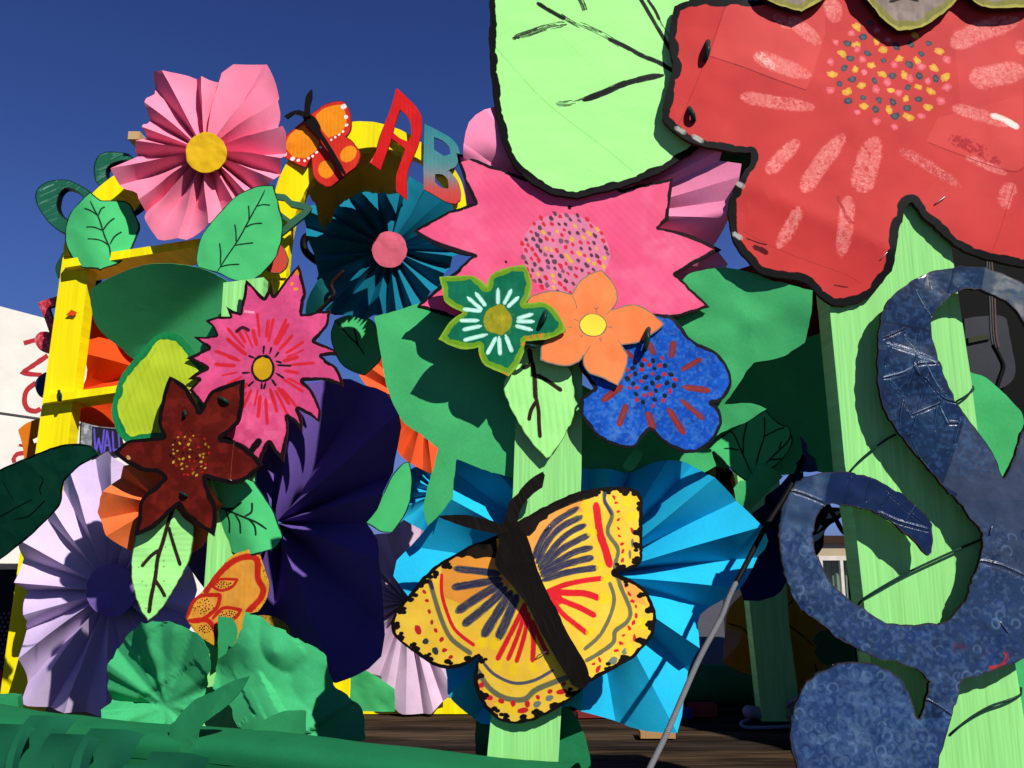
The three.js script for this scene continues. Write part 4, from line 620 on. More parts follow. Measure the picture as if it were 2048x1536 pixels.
{
  const root = thing('blue_flower', 'small blue cardboard flower with black edge and red brown strokes', 'cardboard flower', at(1310, 770, 1.182));
  cut('flower_board', { parent: root, Z: 1.181, t: .004, edge: '#1a1820', r: .5, res: 2, bump: paperBump, bs: .0012, bm: .12, sharp: 50,
    o: [1303, 627, 1324, 628, 1347, 636, 1367, 658, 1377, 675, 1396, 688, 1422, 698, 1445, 718, 1457, 736, 1463, 763, 1455, 789, 1438, 805, 1425, 807, 1439, 818, 1444, 841, 1436, 867, 1419, 890, 1399, 902, 1373, 906, 1347, 897, 1324, 880, 1308, 864, 1299, 860, 1289, 870, 1276, 890, 1256, 897, 1227, 890, 1197, 874, 1175, 851, 1162, 824, 1162, 797, 1175, 785, 1188, 776, 1172, 753, 1160, 736, 1158, 717, 1178, 678, 1210, 652, 1259, 632],
    bends: () => [wob(.003, .06, 15)], cell: .01,
    paint: (a) => {
      a.fill('#124eb0'); a.blots(1, ['#1044a4', '#1c5cba', '#0e3e9a'], 8, 14, .6); a.blots(1, ['#5c88c4'], 8, 12, .35, [1170, 760, 1320, 900]); a.blots(1, ['#6a92c4'], 3, 5, .3); a.streaks(140, ['#2a66be', '#0e3c98'], 14, 2, .35, 30);
      const s = (p, w = 13) => { a.line(p, w, '#7c2a2e', { taper: 1, dry: .12 }); a.line(p, w * .5, '#964038', { taper: 1, dry: .6, alpha: .6 }); };
      s([1342, 714, 1347, 687]); s([1363, 740, 1400, 719], 11); s([1367, 774, 1416, 781], 13); s([1362, 800, 1405, 837], 11); s([1337, 818, 1367, 866], 14); s([1295, 824, 1306, 854], 14); s([1253, 809, 1238, 850], 13); s([1245, 771, 1207, 800], 14); s([1296, 683, 1307, 706], 12); s([1254, 701, 1264, 714], 9);
      a.dots([1306, 721, 1284, 730, 1330, 731, 1266, 736, 1309, 737, 1271, 747, 1342, 749, 1291, 754, 1316, 756, 1255, 757, 1305, 766, 1334, 766, 1348, 771, 1267, 767, 1292, 776, 1312, 781, 1330, 791, 1272, 788, 1309, 799, 1286, 804], 5.6, '#14202c', { e: .8, j: .15 });
      a.dots([1289, 720, 1325, 716, 1271, 724, 1319, 731, 1299, 729, 1283, 739, 1254, 739, 1329, 748, 1305, 747, 1350, 759, 1283, 762, 1262, 751, 1317, 772, 1273, 775, 1258, 775, 1340, 782, 1289, 790, 1302, 788, 1274, 799, 1326, 801, 1306, 811], 5.4, '#a82a34', { e: .75, j: .2 });
      a.ring(6.5, '#17161c', { j: .3 }); a.grain(.08, 8, 8, .05);
    } });
}
// small lime leaf on the middle post
const VEIN = '#2a1f18';
cut('lime_leaf', { Z: 1.193, t: .004, label: 'small lime green cardboard leaf with a brown forked vein, below the green flower', cat: 'cardboard leaf', edge: '#3a4a26', r: .55, res: 2, turn: 8, rag: .0012, bs: .0011, bends: () => [wob(.004, .07, 17)], cell: .01,
  o: [1057, 689, 1028, 727, 1007, 771, 1017, 805, 1038, 847, 1064, 886, 1093, 916, 1101, 912, 1116, 893, 1132, 867, 1145, 837, 1158, 811, 1149, 792, 1147, 763, 1141, 740, 1113, 707, 1087, 688],
  paint: (a) => { a.fill('#9be584'); a.streaks(200, ['#a6ec90', '#90da78'], 60, 2, .4, 82); a.line([1059, 701, 1062, 720, 1068, 743, 1070, 776, 1071, 795], 10, VEIN, { dry: .12 }); a.line([1071, 792, 1077, 821, 1078, 847, 1080, 873], 8, VEIN, { dry: .1 }); a.line([1075, 751, 1093, 761, 1121, 780], 9, VEIN, { dry: .15 }); a.line([1071, 805, 1062, 821, 1058, 839], 8, VEIN, { dry: .15 }); a.line([1064, 725, 1054, 733, 1047, 736], 9, VEIN, { dry: .2 }); a.ring(1.4, '#4c6a30', { alpha: .7 }); a.grain(.04, 8, 50, .03); } });
{ // big butterfly
  const Z = 1.178, root = thing('butterfly', 'large yellow cardboard butterfly with black body, fixed to the middle green post', 'cardboard butterfly', at(1090, 1200, Z));
  cut('wings', { parent: root, Z, t: .006, edge: '#17130f', r: .5, res: 1.7, rag: .0009, bump: paperBump, bs: .0008, bm: .15, sharp: 50,
    o: [1034, 1046, 1067, 1025, 1106, 1005, 1145, 988, 1184, 978, 1223, 973, 1262, 975, 1282, 984, 1287, 1002, 1287, 1056, 1286, 1111, 1279, 1130, 1262, 1139, 1231, 1145, 1262, 1159, 1291, 1178, 1306, 1205, 1314, 1236, 1308, 1267, 1290, 1295, 1259, 1322, 1223, 1341, 1184, 1362, 1169, 1375, 1145, 1397, 1106, 1424, 1067, 1444, 1028, 1453, 997, 1446, 973, 1427, 958, 1404, 949, 1385, 946, 1354, 951, 1331, 956, 1316, 927, 1336, 889, 1344, 855, 1332, 824, 1312, 794, 1290, 775, 1267, 778, 1240, 794, 1213, 817, 1186, 843, 1156, 874, 1129, 912, 1106, 950, 1087, 992, 1071],
    bends: (p) => [wob(.003, .1, 19), fold(p, 1005, 1056, 1169, 1369, .05, .2, .02)], cell: .011,
    paint: (a) => {
      a.fill('#eec03a'); a.blots(120, ['#f2ca48', '#eab632', '#f4d04e', '#ecbc40'], 14, 50, .35);
      a.poly([1040, 1048, 1106, 1007, 1161, 988, 1177, 1017, 1138, 1033, 1091, 1080, 1071, 1119, 1048, 1095], '#ee9648', .8); a.poly([992, 1076, 912, 1106, 881, 1129, 881, 1194, 939, 1217, 996, 1186, 1026, 1164], '#e88a38', .75); a.blots(40, ['#ee9a50', '#e8963c'], 10, 30, .4, [1050, 1000, 1130, 1110]); a.poly([1239, 1150, 1282, 1181, 1294, 1212, 1262, 1197], '#ec9850', .7); a.poly([950, 1349, 966, 1408, 997, 1439, 989, 1388], '#ec9648', .6);
      const n = (p, w0 = 9) => { const w = w0 * 1.45; a.line(p, w, '#5a5650', { dry: .3, taper: 1, alpha: .85 }); a.line(p, w * .8, '#26264a', { dry: .5, taper: 1, alpha: .9 }); };
      n([1067, 1119, 1083, 1080, 1110, 1045, 1157, 1015]); n([1073, 1127, 1098, 1080, 1126, 1052, 1165, 1033]); n([1077, 1134, 1114, 1088, 1141, 1064, 1171, 1050]); n([1079, 1140, 1118, 1103, 1145, 1086, 1180, 1069]); n([1081, 1146, 1126, 1117, 1153, 1103, 1184, 1095]); n([1083, 1152, 1122, 1132, 1153, 1123, 1186, 1115], 10); n([1085, 1161, 1126, 1147, 1161, 1140, 1195, 1136]);
      n([1000, 1148, 958, 1143, 909, 1138], 10); n([1002, 1158, 958, 1167, 905, 1176], 11); n([1005, 1167, 958, 1194, 913, 1225], 12); n([1013, 1175, 973, 1213, 926, 1252], 12); n([1023, 1183, 996, 1225, 966, 1274], 13); n([1034, 1190, 1015, 1236, 996, 1279], 13);
      const r = (p, w0 = 7, w = w0 * 1.25) => a.line(p, w, '#d3222a', { dry: .12 });
      r([1090, 1186, 1126, 1171, 1165, 1162, 1203, 1157], 8); r([1095, 1183, 1138, 1186, 1169, 1187, 1197, 1196], 10); r([1102, 1191, 1134, 1205, 1161, 1216, 1189, 1231], 9); r([1104, 1203, 1126, 1228, 1145, 1244, 1173, 1266], 8); a.poly([1087, 1181, 1114, 1173, 1130, 1205, 1114, 1212], '#d3222a', .85);
      r([1050, 1209, 1024, 1263, 995, 1320], 8); r([1052, 1218, 1036, 1271, 1016, 1321]); r([1057, 1228, 1048, 1275, 1033, 1325]); r([1062, 1244, 1067, 1283, 1065, 1323], 8); r([1065, 1244, 1079, 1275, 1095, 1308]); a.poly([1044, 1205, 1067, 1244, 1048, 1252], '#d3222a', .8);
      const G = (p, w) => a.line(p, w * .95, '#66684e', { dry: .2, alpha: .9 });
      G([1211, 980, 1210, 1002, 1225, 1029, 1216, 1064, 1237, 1099, 1231, 1134, 1241, 1170, 1261, 1220, 1255, 1244, 1231, 1263, 1227, 1285, 1200, 1306, 1173, 1321], 9); a.line([1212, 983, 1211, 1002, 1224, 1029], 6, '#3a3f60', { dry: .4 }); G([1220, 1166, 1229, 1197, 1221, 1232, 1200, 1271, 1170, 1298], 8); r([1193, 1009, 1200, 1064, 1210, 1095, 1220, 1130], 12);
      a.dots([1229, 994, 1233, 1005, 1238, 1023, 1238, 1039, 1238, 1057, 1240, 1072, 1245, 1088, 1247, 1102, 1246, 1120, 1253, 1170, 1260, 1189, 1266, 1203, 1273, 1214, 1273, 1232, 1268, 1246, 1259, 1257, 1248, 1271, 1242, 1287, 1233, 1302, 1200, 1320, 1187, 1328], 4.6, '#c8262c', { e: .6, j: .35 }); a.dots([1267, 1062, 1270, 1277, 1196, 1338], 9, '#c8262c', { e: .45, j: .2 }); a.dots([1251, 1303, 1226, 1322, 1075, 1411, 1099, 1398], 8, '#6d7a6c', { e: .7, a: -.5 }); a.dots([1266, 1086, 1261, 1109], 8, '#6d7060', { e: .35, a: 1.6 });
      a.dots([1259, 1000, 1266, 1033, 1288, 1248, 1259, 1298, 1171, 1011, 1175, 1033, 1184, 1064, 1200, 1134, 1212, 1158, 1098, 1322, 1067, 1337, 1028, 1341, 995, 1334, 962, 1289, 989, 1289, 1180, 1263, 997, 1416, 1024, 1423, 973, 1392, 1208, 1197], 11, '#f2cc1e', { alpha: .75, e: .8 });
      G([855, 1158, 866, 1198, 881, 1244, 901, 1282, 939, 1310], 10); a.line([857, 1164, 862, 1179], 8, '#2a2c4c', { dry: .4 }); r([881, 1151, 882, 1194, 901, 1251, 920, 1274, 946, 1293], 5.5); a.dots([845, 1186, 850, 1204, 855, 1226, 860, 1248, 868, 1265, 880, 1283, 886, 1305, 899, 1319], 5, '#b8282c', { e: .7 }); a.dot(831, 1264, 10, '#b8282c', { e: .6, a: 1.2 }); a.dots([847, 1288, 867, 1307], 8, '#2f3a40', { e: .75 });
      a.line([968, 1332, 989, 1353, 1028, 1369, 1067, 1363, 1106, 1341], 6, '#4e5060', { dry: .2 }); G([954, 1345, 977, 1380, 1009, 1400, 1048, 1402, 1075, 1380, 1138, 1353], 11); a.dots([962, 1375, 979, 1401, 1002, 1407, 1026, 1411, 1055, 1411, 1076, 1397, 1100, 1384, 1128, 1368], 6, '#c8262c', { e: .8 }); a.dots([1046, 1425, 1124, 1384], 10, '#c8262c', { e: .45, a: -.2, j: .1 });
      a.line([1041, 1054, 1067, 1035, 1106, 1014, 1145, 997, 1184, 985], 20, '#14100d', { dry: .1 }); a.poly([1038, 1045, 1067, 1025, 1106, 1005, 1145, 988, 1192, 976, 1192, 984, 1145, 1004, 1130, 1004, 1114, 1017, 1098, 1021, 1095, 1037, 1079, 1045, 1071, 1060, 1059, 1072, 1048, 1072], '#191410'); a.poly([992, 1074, 950, 1091, 912, 1106, 912, 1114, 939, 1112, 950, 1118, 973, 1114, 996, 1118], '#241a12');
      a.ring(6, '#100d0b', { j: .4 });
      const p = a.pts; for (let i = 0, d = 0; i < p.length; i++) { const q = p[(i + 1) % p.length]; d += Math.hypot(q[0] - p[i][0], q[1] - p[i][1]); if (d > .025 + .008 * noise(i * .3, 0, 3)) { d = 0; const dx = q[0] - p[i][0], dy = q[1] - p[i][1], l = Math.hypot(dx, dy), s = a.mirror ? 1 : 1, [X, Y] = a.M(p[i][0] + dy / l * .0062, p[i][1] - dx / l * .0062); a.g.fillStyle = '#15110e'; a.g.beginPath(); for (let q2 = 0; q2 < 6; q2++) { const ex = X + rr(-7, 7) * a.s, ey = Y + rr(-7, 7) * a.s, er = rr(4, 7) * a.s; a.g.moveTo(ex + er, ey); a.g.ellipse(ex, ey, er, er * .7, 0, 0, 6.3); } a.g.fill(); } }
      a.line([1239, 1025, 1251, 1045, 1262, 1056], 1, '#b89030', { alpha: .8 }); a.grain(.05, 30, 30, .03);
    } });
  const body = { parent: root, Z: Z - .0085, t: .006, edge: '#0f0c0a', r: .55, res: 1.6, bump: woodBump, bs: .0003, turn: 25, paint: (a) => { a.fill('#120f0d'); a.streaks(160, ['#1a1613', '#28211b', '#0c0a09'], 50, 2.5, .5, 65); a.grain(.15, 8, 40, .05); } };
  cut('body', { ...body, o: [993, 1067, 1005, 1045, 1018, 1045, 1036, 1054, 1052, 1069, 1061, 1091, 1067, 1111, 1079, 1150, 1095, 1185, 1114, 1220, 1130, 1255, 1145, 1283, 1169, 1322, 1178, 1349, 1173, 1371, 1163, 1380, 1145, 1369, 1130, 1345, 1106, 1306, 1079, 1259, 1055, 1212, 1024, 1170, 993, 1134, 991, 1111, 999, 1088], bends: () => [wob(.003, .06, 23)], cell: .01 });
  cut('antenna', { ...body, Z: Z - .0092, o: [1009, 1045, 1014, 1021, 1020, 1002, 1036, 986, 1052, 966, 1071, 951, 1085, 943, 1090, 951, 1085, 974, 1071, 984, 1057, 996, 1044, 1013, 1037, 1029, 1034, 1053] });
  cut('antenna', { ...body, Z: Z - .0098, o: [876, 1033, 893, 1030, 920, 1029, 958, 1035, 1007, 1050, 1016, 1061, 1007, 1069, 973, 1064, 935, 1055, 897, 1042] });
  staple(1077, 1310, 1095, 1302, Z, root); staple(1093, 1058, 1100, 1052, Z, root);
}
{ // rope
  const path = smooth(pairs([1270, 1600, 1300, 1536, 1335, 1463, 1395, 1325, 1440, 1240, 1459, 1192, 1472, 1166]), false, 60, 10), n = path.length, P = path.map((q, i) => at(q[0], q[1], .98 + .16 * i / (n - 1)));
  const c = new THREE.CatmullRomCurve3(P), gs = [], fr = c.computeFrenetFrames(420);
  for (let s = 0; s < 3; s++) { const pts = []; for (let i = 0; i <= 420; i++) { const t = i / 420, a = t * 2 * Math.PI * 46 + s * 2.0944, q = c.getPointAt(t); pts.push(q.addScaledVector(fr.normals[i], Math.cos(a) * .0020).addScaledVector(fr.binormals[i], Math.sin(a) * .0020)); } gs.push(new THREE.TubeGeometry(new THREE.CatmullRomCurve3(pts), 840, .0017, 6)); }
  const g = mergeGeometries(gs); g.setAttribute('uv1', g.attributes.uv); g.computeBoundingBox(); const o = g.boundingBox.getCenter(new THREE.Vector3()); g.translate(-o.x, -o.y, -o.z);
  const m = new THREE.Mesh(g, mat('#6a6a6e', { r: .7, tone: null })); m.position.copy(o); put(m, null, 'rope'); tag(m, 'grey twisted rope running up past the right edge of the cyan fan', 'rope');
  tubeMesh('black_strap', smooth(pairs([1468, 1174, 1491, 1130, 1529, 1058, 1580, 975, 1611, 905]), false, 60, 10).map((q, i, A) => at(q[0], q[1], 1.14 + .14 * i / (A.length - 1))), .0038, mBlack, null, { label: 'black line that carries on from the grey rope up behind the letter', cat: 'cord' });
}

// ================= fan flowers =================
const PINK = '#f06a9a';
fan('fan_flower', { label: 'big pleated pink paper fan flower with a yellow centre, top left against the sky', c: [412, 305], Z: 1.85, n: 18, h: .022, lop: .68, flat: .45, r0: 22, seed: 3, col: '#fb8ba9', cr2: .022, cr: .006, hub: { r: 41, e: .98, col: '#e8b81c', z: .035 }, group: 'pleated paper fan flowers',
  o: [306, 147, 326, 150, 345, 152, 371, 150, 391, 155, 417, 162, 433, 159, 447, 154, 462, 134, 488, 131, 518, 129, 534, 129, 550, 162, 558, 207, 561, 233, 554, 253, 576, 263, 570, 308, 553, 364, 521, 383, 488, 403, 456, 426, 423, 452, 397, 468, 371, 479, 319, 483, 303, 461, 290, 432, 283, 400, 277, 386, 260, 382, 241, 373, 233, 360, 226, 341, 260, 321, 283, 286, 295, 269, 288, 257, 299, 250, 296, 224, 292, 202, 308, 188] });
fan('fan_flower', { label: 'pale pink pleated fan flower mostly hidden behind the big lime leaf and pink star flower', c: [1190, 420], Z: 1.216, n: 16, h: .006, lop: .26, lean: (x, y) => Math.max(0, Math.abs(x) - .09) * .38 * THREE.MathUtils.smoothstep(y, x > 0 ? -.05 : .05, x > 0 ? -.02 : .09), flat: .3, seed: 9, col: '#fc90b6', cr2: .008, group: 'pleated paper fan flowers',
  o: [931, 305, 944, 262, 985, 232, 1050, 190, 1150, 170, 1250, 180, 1350, 220, 1400, 260, 1437, 300, 1427, 343, 1466, 356, 1453, 425, 1440, 470, 1428, 490, 1457, 536, 1360, 572, 1200, 590, 1050, 560, 950, 490, 930, 380] });
fan('fan_flower', { label: 'dark teal pleated fan flower with a pink round centre, shaded under the yellow arch', c: [779, 499], Z: 2.19, n: 20, h: .022, lop: .55, flat: .1, r0: 30, seed: 5, col: '#107590', cr2: .012, hub: { r: 35, e: 1.04, col: '#d9647c', z: .03 }, group: 'pleated paper fan flowers',
  o: [647, 391, 677, 383, 708, 377, 728, 372, 770, 369, 775, 328, 793, 338, 826, 360, 847, 367, 865, 378, 891, 403, 936, 393, 972, 426, 962, 491, 923, 504, 904, 523, 891, 549, 874, 575, 874, 575, 835, 612, 793, 625, 747, 633, 731, 638, 695, 632, 656, 626, 647, 607, 635, 546, 635, 533, 614, 468, 607, 432, 624, 406] });
fan('fan_flower', { label: 'bright cyan pleated fan flower behind the large yellow butterfly', c: [1185, 1150], Z: 1.266, n: 14, h: .022, lop: .5, flat: .2, r0: 26, seed: 14, col: '#1fb2dc', cr2: .012, a0: .1, group: 'pleated paper fan flowers',
  o: [777, 1137, 880, 1022, 900, 950, 912, 915, 1000, 905, 1100, 900, 1165, 935, 1210, 938, 1259, 945, 1310, 925, 1376, 925, 1419, 955, 1470, 994, 1505, 1037, 1540, 1088, 1497, 1150, 1470, 1181, 1430, 1210, 1395, 1236, 1393, 1283, 1382, 1334, 1366, 1400, 1358, 1461, 1290, 1461, 1231, 1445, 1141, 1408, 1050, 1440, 956, 1448, 900, 1388, 893, 1340, 860, 1250, 790, 1156] });
fan('fan_flower', { label: 'deep violet pleated fan flower in shade between the pink jagged flower and the butterfly', c: [556, 1045], Z: 1.64, n: 10, h: .034, lop: .5, flat: .1, r0: 4, seed: 21, col: '#654e9c', cr2: .012, group: 'pleated paper fan flowers',
  o: [687, 751, 730, 768, 772, 785, 809, 842, 800, 880, 790, 910, 765, 1000, 745, 1030, 729, 1045, 745, 1065, 759, 1091, 764, 1150, 765, 1217, 766, 1309, 729, 1343, 660, 1366, 600, 1330, 500, 1300, 420, 1240, 380, 1120, 360, 980, 430, 880, 540, 800] });
fan('fan_flower', { label: 'lavender pleated fan flower with a dark purple centre, lower left', c: [223, 1181], Z: 1.83, n: 18, h: .024, lop: .55, flat: .25, r0: 34, seed: 33, col: '#d2bce2', cr2: .02, cr: .006, hub: { r: 51, e: 1.04, col: '#7a62ac', z: .035 }, group: 'pleated paper fan flowers',
  o: [119, 1010, 127, 960, 150, 940, 195, 913, 225, 904, 254, 933, 300, 960, 350, 1020, 385, 1110, 390, 1200, 370, 1300, 320, 1390, 280, 1432, 223, 1432, 168, 1426, 105, 1420, 44, 1406, 48, 1360, 51, 1314, 48, 1280, 45, 1256, 58, 1244, 54, 1223, 42, 1157, 37, 1112, 45, 1088, 63, 1066] });
fan('fan_flower', { label: 'pale lilac pleated fan flower partly hidden between the violet fan and the butterfly', c: [813, 1205], Z: 3.42, n: 22, h: .016, lop: .5, seed: 37, r0: 5, col: '#d3b6cf', cr2: .008, group: 'pleated paper fan flowers',
  o: [747, 1069, 763, 1067, 782, 1066, 787, 1057, 792, 1052, 824, 1026, 841, 1013, 849, 1051, 881, 1042, 916, 1084, 939, 1141, 958, 1217, 950, 1293, 912, 1339, 904, 1389, 885, 1404, 862, 1428, 801, 1428, 778, 1408, 756, 1389, 763, 1354, 727, 1340, 706, 1293, 691, 1217, 706, 1133] });
fan('fan_flower', { label: 'orange red pleated fan flower seen between the yellow trellis rungs at the left', c: [290, 740], Z: 2.01, n: 6, h: .03, lop: .6, flat: .1, seed: 41, r0: 14, col: '#ea4a17', cr2: .02, group: 'pleated paper fan flowers',
  o: [177, 578, 228, 585, 326, 607, 374, 663, 391, 744, 374, 809, 326, 852, 221, 853, 195, 852, 163, 843, 145, 824, 153, 793, 156, 770, 176, 744, 178, 712, 173, 702, 163, 669, 166, 630] });
fan('fan_flower', { label: 'small orange pleated fan flower tucked behind the dark brown flower', c: [330, 1010], Z: 1.528, n: 7, h: .012, lop: .55, seed: 43, r0: 4, col: '#f6783e', cr2: .01, group: 'pleated paper fan flowers',
  o: [254, 933, 322, 920, 400, 940, 440, 1010, 410, 1090, 340, 1130, 300, 1125, 265, 1106, 237, 1088, 213, 1066, 203, 1048, 190, 1030, 200, 1008, 208, 988] });
fan('fan_flower', { label: 'orange pleated fan flower peeking out behind the left edge of the big green leaf', c: [850, 812], Z: 3.0, n: 16, h: .014, lop: .5, seed: 47, r0: 12, col: '#ee5a2c', cr2: .008, group: 'pleated paper fan flowers',
  o: [719, 722, 735, 705, 762, 697, 850, 680, 940, 720, 980, 800, 960, 870, 877, 890, 868, 950, 842, 938, 818, 925, 800, 910, 794, 898, 770, 860, 755, 790, 732, 770, 718, 750] });
fan('fan_flower', { label: 'small cyan pleated fan flower behind the stem of the big green leaf', c: [880, 985], Z: 3.1, n: 16, h: .012, lop: .5, seed: 51, r0: 4, col: '#22aed8', group: 'pleated paper fan flowers',
  o: [815, 940, 850, 930, 930, 920, 960, 980, 930, 1050, 860, 1070, 802, 1036, 812, 1010, 818, 985] });
fan('fan_flower', { label: 'dark red pleated fan flower in deep shade beneath the huge red flower', c: [1590, 640], Z: 1.5, n: 13, h: .014, lop: .5, seed: 53, r0: 10, col: '#8e1a22', group: 'pleated paper fan flowers',
  o: [1470, 540, 1560, 520, 1640, 560, 1720, 640, 1700, 760, 1600, 780, 1500, 720, 1460, 620] });
fan('fan_flower', { label: 'navy blue paper fan flower in shade left of the blue letter', c: [1575, 1060], Z: 1.45, n: 7, h: .02, lop: .5, seed: 57, r0: 12, col: '#1b1f58', cr2: .02, group: 'pleated paper fan flowers',
  o: [1580, 930, 1606, 935, 1612, 980, 1608, 1060, 1590, 1130, 1560, 1180, 1528, 1196, 1495, 1207, 1478, 1195, 1482, 1120, 1496, 1045, 1530, 1000, 1560, 968] });

// ================= cardboard flowers of the left group =================
cut('jagged_flower', { Z: 1.515, t: .004, rag: .0009, edge: '#5a2a2a', r: .6, bs: .0012, bump: paperBump, bm: .2, res: 1.7, sharp: 30, label: 'pink cardboard flower with many jagged points, red streaks and a yellow centre', cat: 'cardboard flower',
  o: [492, 559, 508, 575, 527, 594, 536, 578, 541, 557, 544, 575, 548, 590, 566, 565, 596, 528, 604, 552, 611, 585, 607, 601, 604, 628, 630, 625, 660, 620, 656, 647, 643, 666, 630, 682, 653, 692, 669, 700, 677, 710, 660, 710, 643, 712, 660, 725, 673, 734, 682, 751, 686, 774, 663, 765, 640, 760, 607, 762, 624, 780, 633, 800, 641, 821, 638, 844, 620, 832, 597, 820, 604, 839, 604, 864, 590, 845, 575, 834, 577, 858, 573, 884, 567, 924, 552, 907, 539, 887, 529, 904, 520, 927, 507, 913, 503, 904, 518, 883, 501, 904, 479, 891, 449, 878, 423, 842, 410, 813, 400, 803, 379, 781, 398, 760, 376, 759, 391, 747, 412, 736, 394, 725, 371, 716, 394, 705, 415, 695, 386, 674, 410, 673, 431, 670, 426, 656, 410, 641, 433, 633, 460, 632, 451, 612, 466, 620, 480, 626, 485, 594],
  bends: () => [wob(.006, .09, 25), crush(.004, .05, 2)], cell: .01,
  paint: (a) => {
    a.fill('#cc4878'); a.blots(80, ['#d85684', '#c23e6e', '#d65080', '#b84070'], 14, 50, .35); a.blots(40, ['#e07a9c'], 8, 24, .3, [440, 780, 560, 900]); a.blots(50, ['#a83a64'], 3, 8, .25);
    for (let i = 0; i < 34; i++) { const t = i / 34 * 6.283 + rr(-.08, .08), r0 = rr(38, 58), r1 = r0 + rr(22, 52), s = a.line([526 + Math.cos(t) * r0, 735 + Math.sin(t) * r0 * 1.1, 526 + Math.cos(t) * (r0 + r1) / 2, 735 + Math.sin(t) * (r0 + r1) * .56, 526 + Math.cos(t) * r1, 735 + Math.sin(t) * r1 * 1.15], rr(4, 9), '#c4202e', { dry: .35, taper: 1, alpha: .85 }); }
    a.dot(526, 737, 29, '#1b1216', { e: .86, a: 1.5, j: .06 }); a.dot(526, 737, 23.5, '#c79a1a', { e: .86, a: 1.5, j: .06 }); a.streaks(0, [], 1, 1, 1, 0);
    for (const p of [[509, 716, 498, 712], [527, 708, 528, 693], [540, 708, 543, 696], [551, 715, 558, 705], [553, 723, 563, 726], [555, 731, 581, 732], [553, 747, 567, 756], [544, 759, 552, 771], [532, 765, 528, 777], [524, 765, 523, 777], [508, 762, 497, 772], [500, 745, 485, 746]]) a.line(p, 4.5, '#1b1216', { taper: 1 });
    a.line([472, 664, 485, 655, 498, 661], 7, '#3a1420', { dry: .2 }); a.line([488, 622, 508, 625], 5, '#e6a0b4', { dry: .5 }); a.dots([583, 567, 591, 577], 4.5, '#d98a20', { j: .4 }); a.poly([596, 529, 601, 552, 586, 547], '#cf7a20', .9, false);
    a.ring(5.4, '#1a0d10', { j: .4 }); a.grain(.06, 30, 30, .03);
  } });
{
  const root = thing('brown_flower', 'dark red brown six pointed cardboard flower with black edge and gold dots', 'cardboard flower', at(370, 910, 1.485));
  cut('flower_board', { parent: root, Z: 1.485, t: .005, edge: '#1d0d0c', r: .42, res: 2, bs: .0008, bump: paperBump, bm: .15, sharp: 40,
    o: [339, 752, 355, 760, 370, 771, 386, 795, 400, 822, 410, 803, 423, 783, 456, 768, 489, 759, 488, 783, 487, 809, 479, 842, 462, 860, 445, 877, 462, 881, 480, 888, 508, 910, 525, 930, 501, 953, 479, 966, 456, 969, 433, 962, 413, 956, 418, 979, 431, 1010, 432, 1042, 428, 1073, 398, 1052, 370, 1030, 358, 1010, 335, 1029, 307, 1056, 269, 1072, 275, 1035, 281, 998, 306, 975, 326, 956, 313, 945, 286, 943, 254, 927, 226, 905, 241, 891, 260, 880, 293, 876, 326, 873, 316, 845, 321, 813, 329, 780],
    bends: () => [wob(.005, .08, 27)], cell: .01,
    paint: (a) => { a.fill('#4e130d'); a.blots(90, ['#5a1810', '#420f0a', '#561610'], 10, 34, .4); a.blots(20, ['#7a2018'], 8, 20, .4);
      a.spray(381, 909, 40, 48, 62, 2, 3.6, ['#a08020', '#8a6a1a', '#a01a1a', '#2a0a08', '#b09030', '#3a100c'], 7, { e: .7, j: .3 }); a.ring(7.5, '#120c0d', { j: .25 }); a.line([469, 884, 464, 923, 461, 959], 1.5, '#8a4a34', { dry: .4 }); a.dot(256, 915, 5, '#b08a5a'); a.grain(.09, 20, 20, .05); } });
  tieStub(438, 795, 456, 806, 1.485, root, .0034); tieStub(370, 821, 367, 835, 1.485, root, .0028); tieStub(361, 985, 373, 993, 1.485, root, .0028); staple(456, 958, 464, 961, 1.485, root);
}
cut('lime_leaf', { Z: 1.505, t: .004, label: 'lime green cardboard leaf with a brown forked vein, hanging below the dark brown flower', cat: 'cardboard leaf', edge: '#4a3a26', r: .55, res: 2, turn: 90, rag: .0012, bends: () => [wob(.005, .07, 29)], cell: .01,
  o: [345, 1007, 363, 1028, 388, 1052, 386, 1084, 376, 1122, 360, 1157, 335, 1200, 314, 1227, 296, 1241, 279, 1217, 269, 1181, 263, 1140, 265, 1098, 274, 1063, 307, 1045],
  paint: (a) => { a.fill('#9be584'); a.streaks(160, ['#a6ec90', '#90da78'], 50, 2, .4, 5); const L = (p, w) => a.line(p, w, VEIN, { dry: .12 }); L([349, 1010, 338, 1042, 325, 1084, 314, 1119, 310, 1157, 302, 1195, 298, 1223], 8); L([338, 1056, 345, 1084, 359, 1129], 7); L([316, 1101, 300, 1113, 284, 1131], 7); L([311, 1162, 321, 1176, 330, 1192], 7); a.ring(1.4, '#4c6a30', { alpha: .7 }); for (let i = 0; i < 14; i++) a.dot(rr(270, 370), rr(1050, 1220), 2, '#6a7a3a', { alpha: .6 }); a.grain(.04, 50, 8, .03); } });
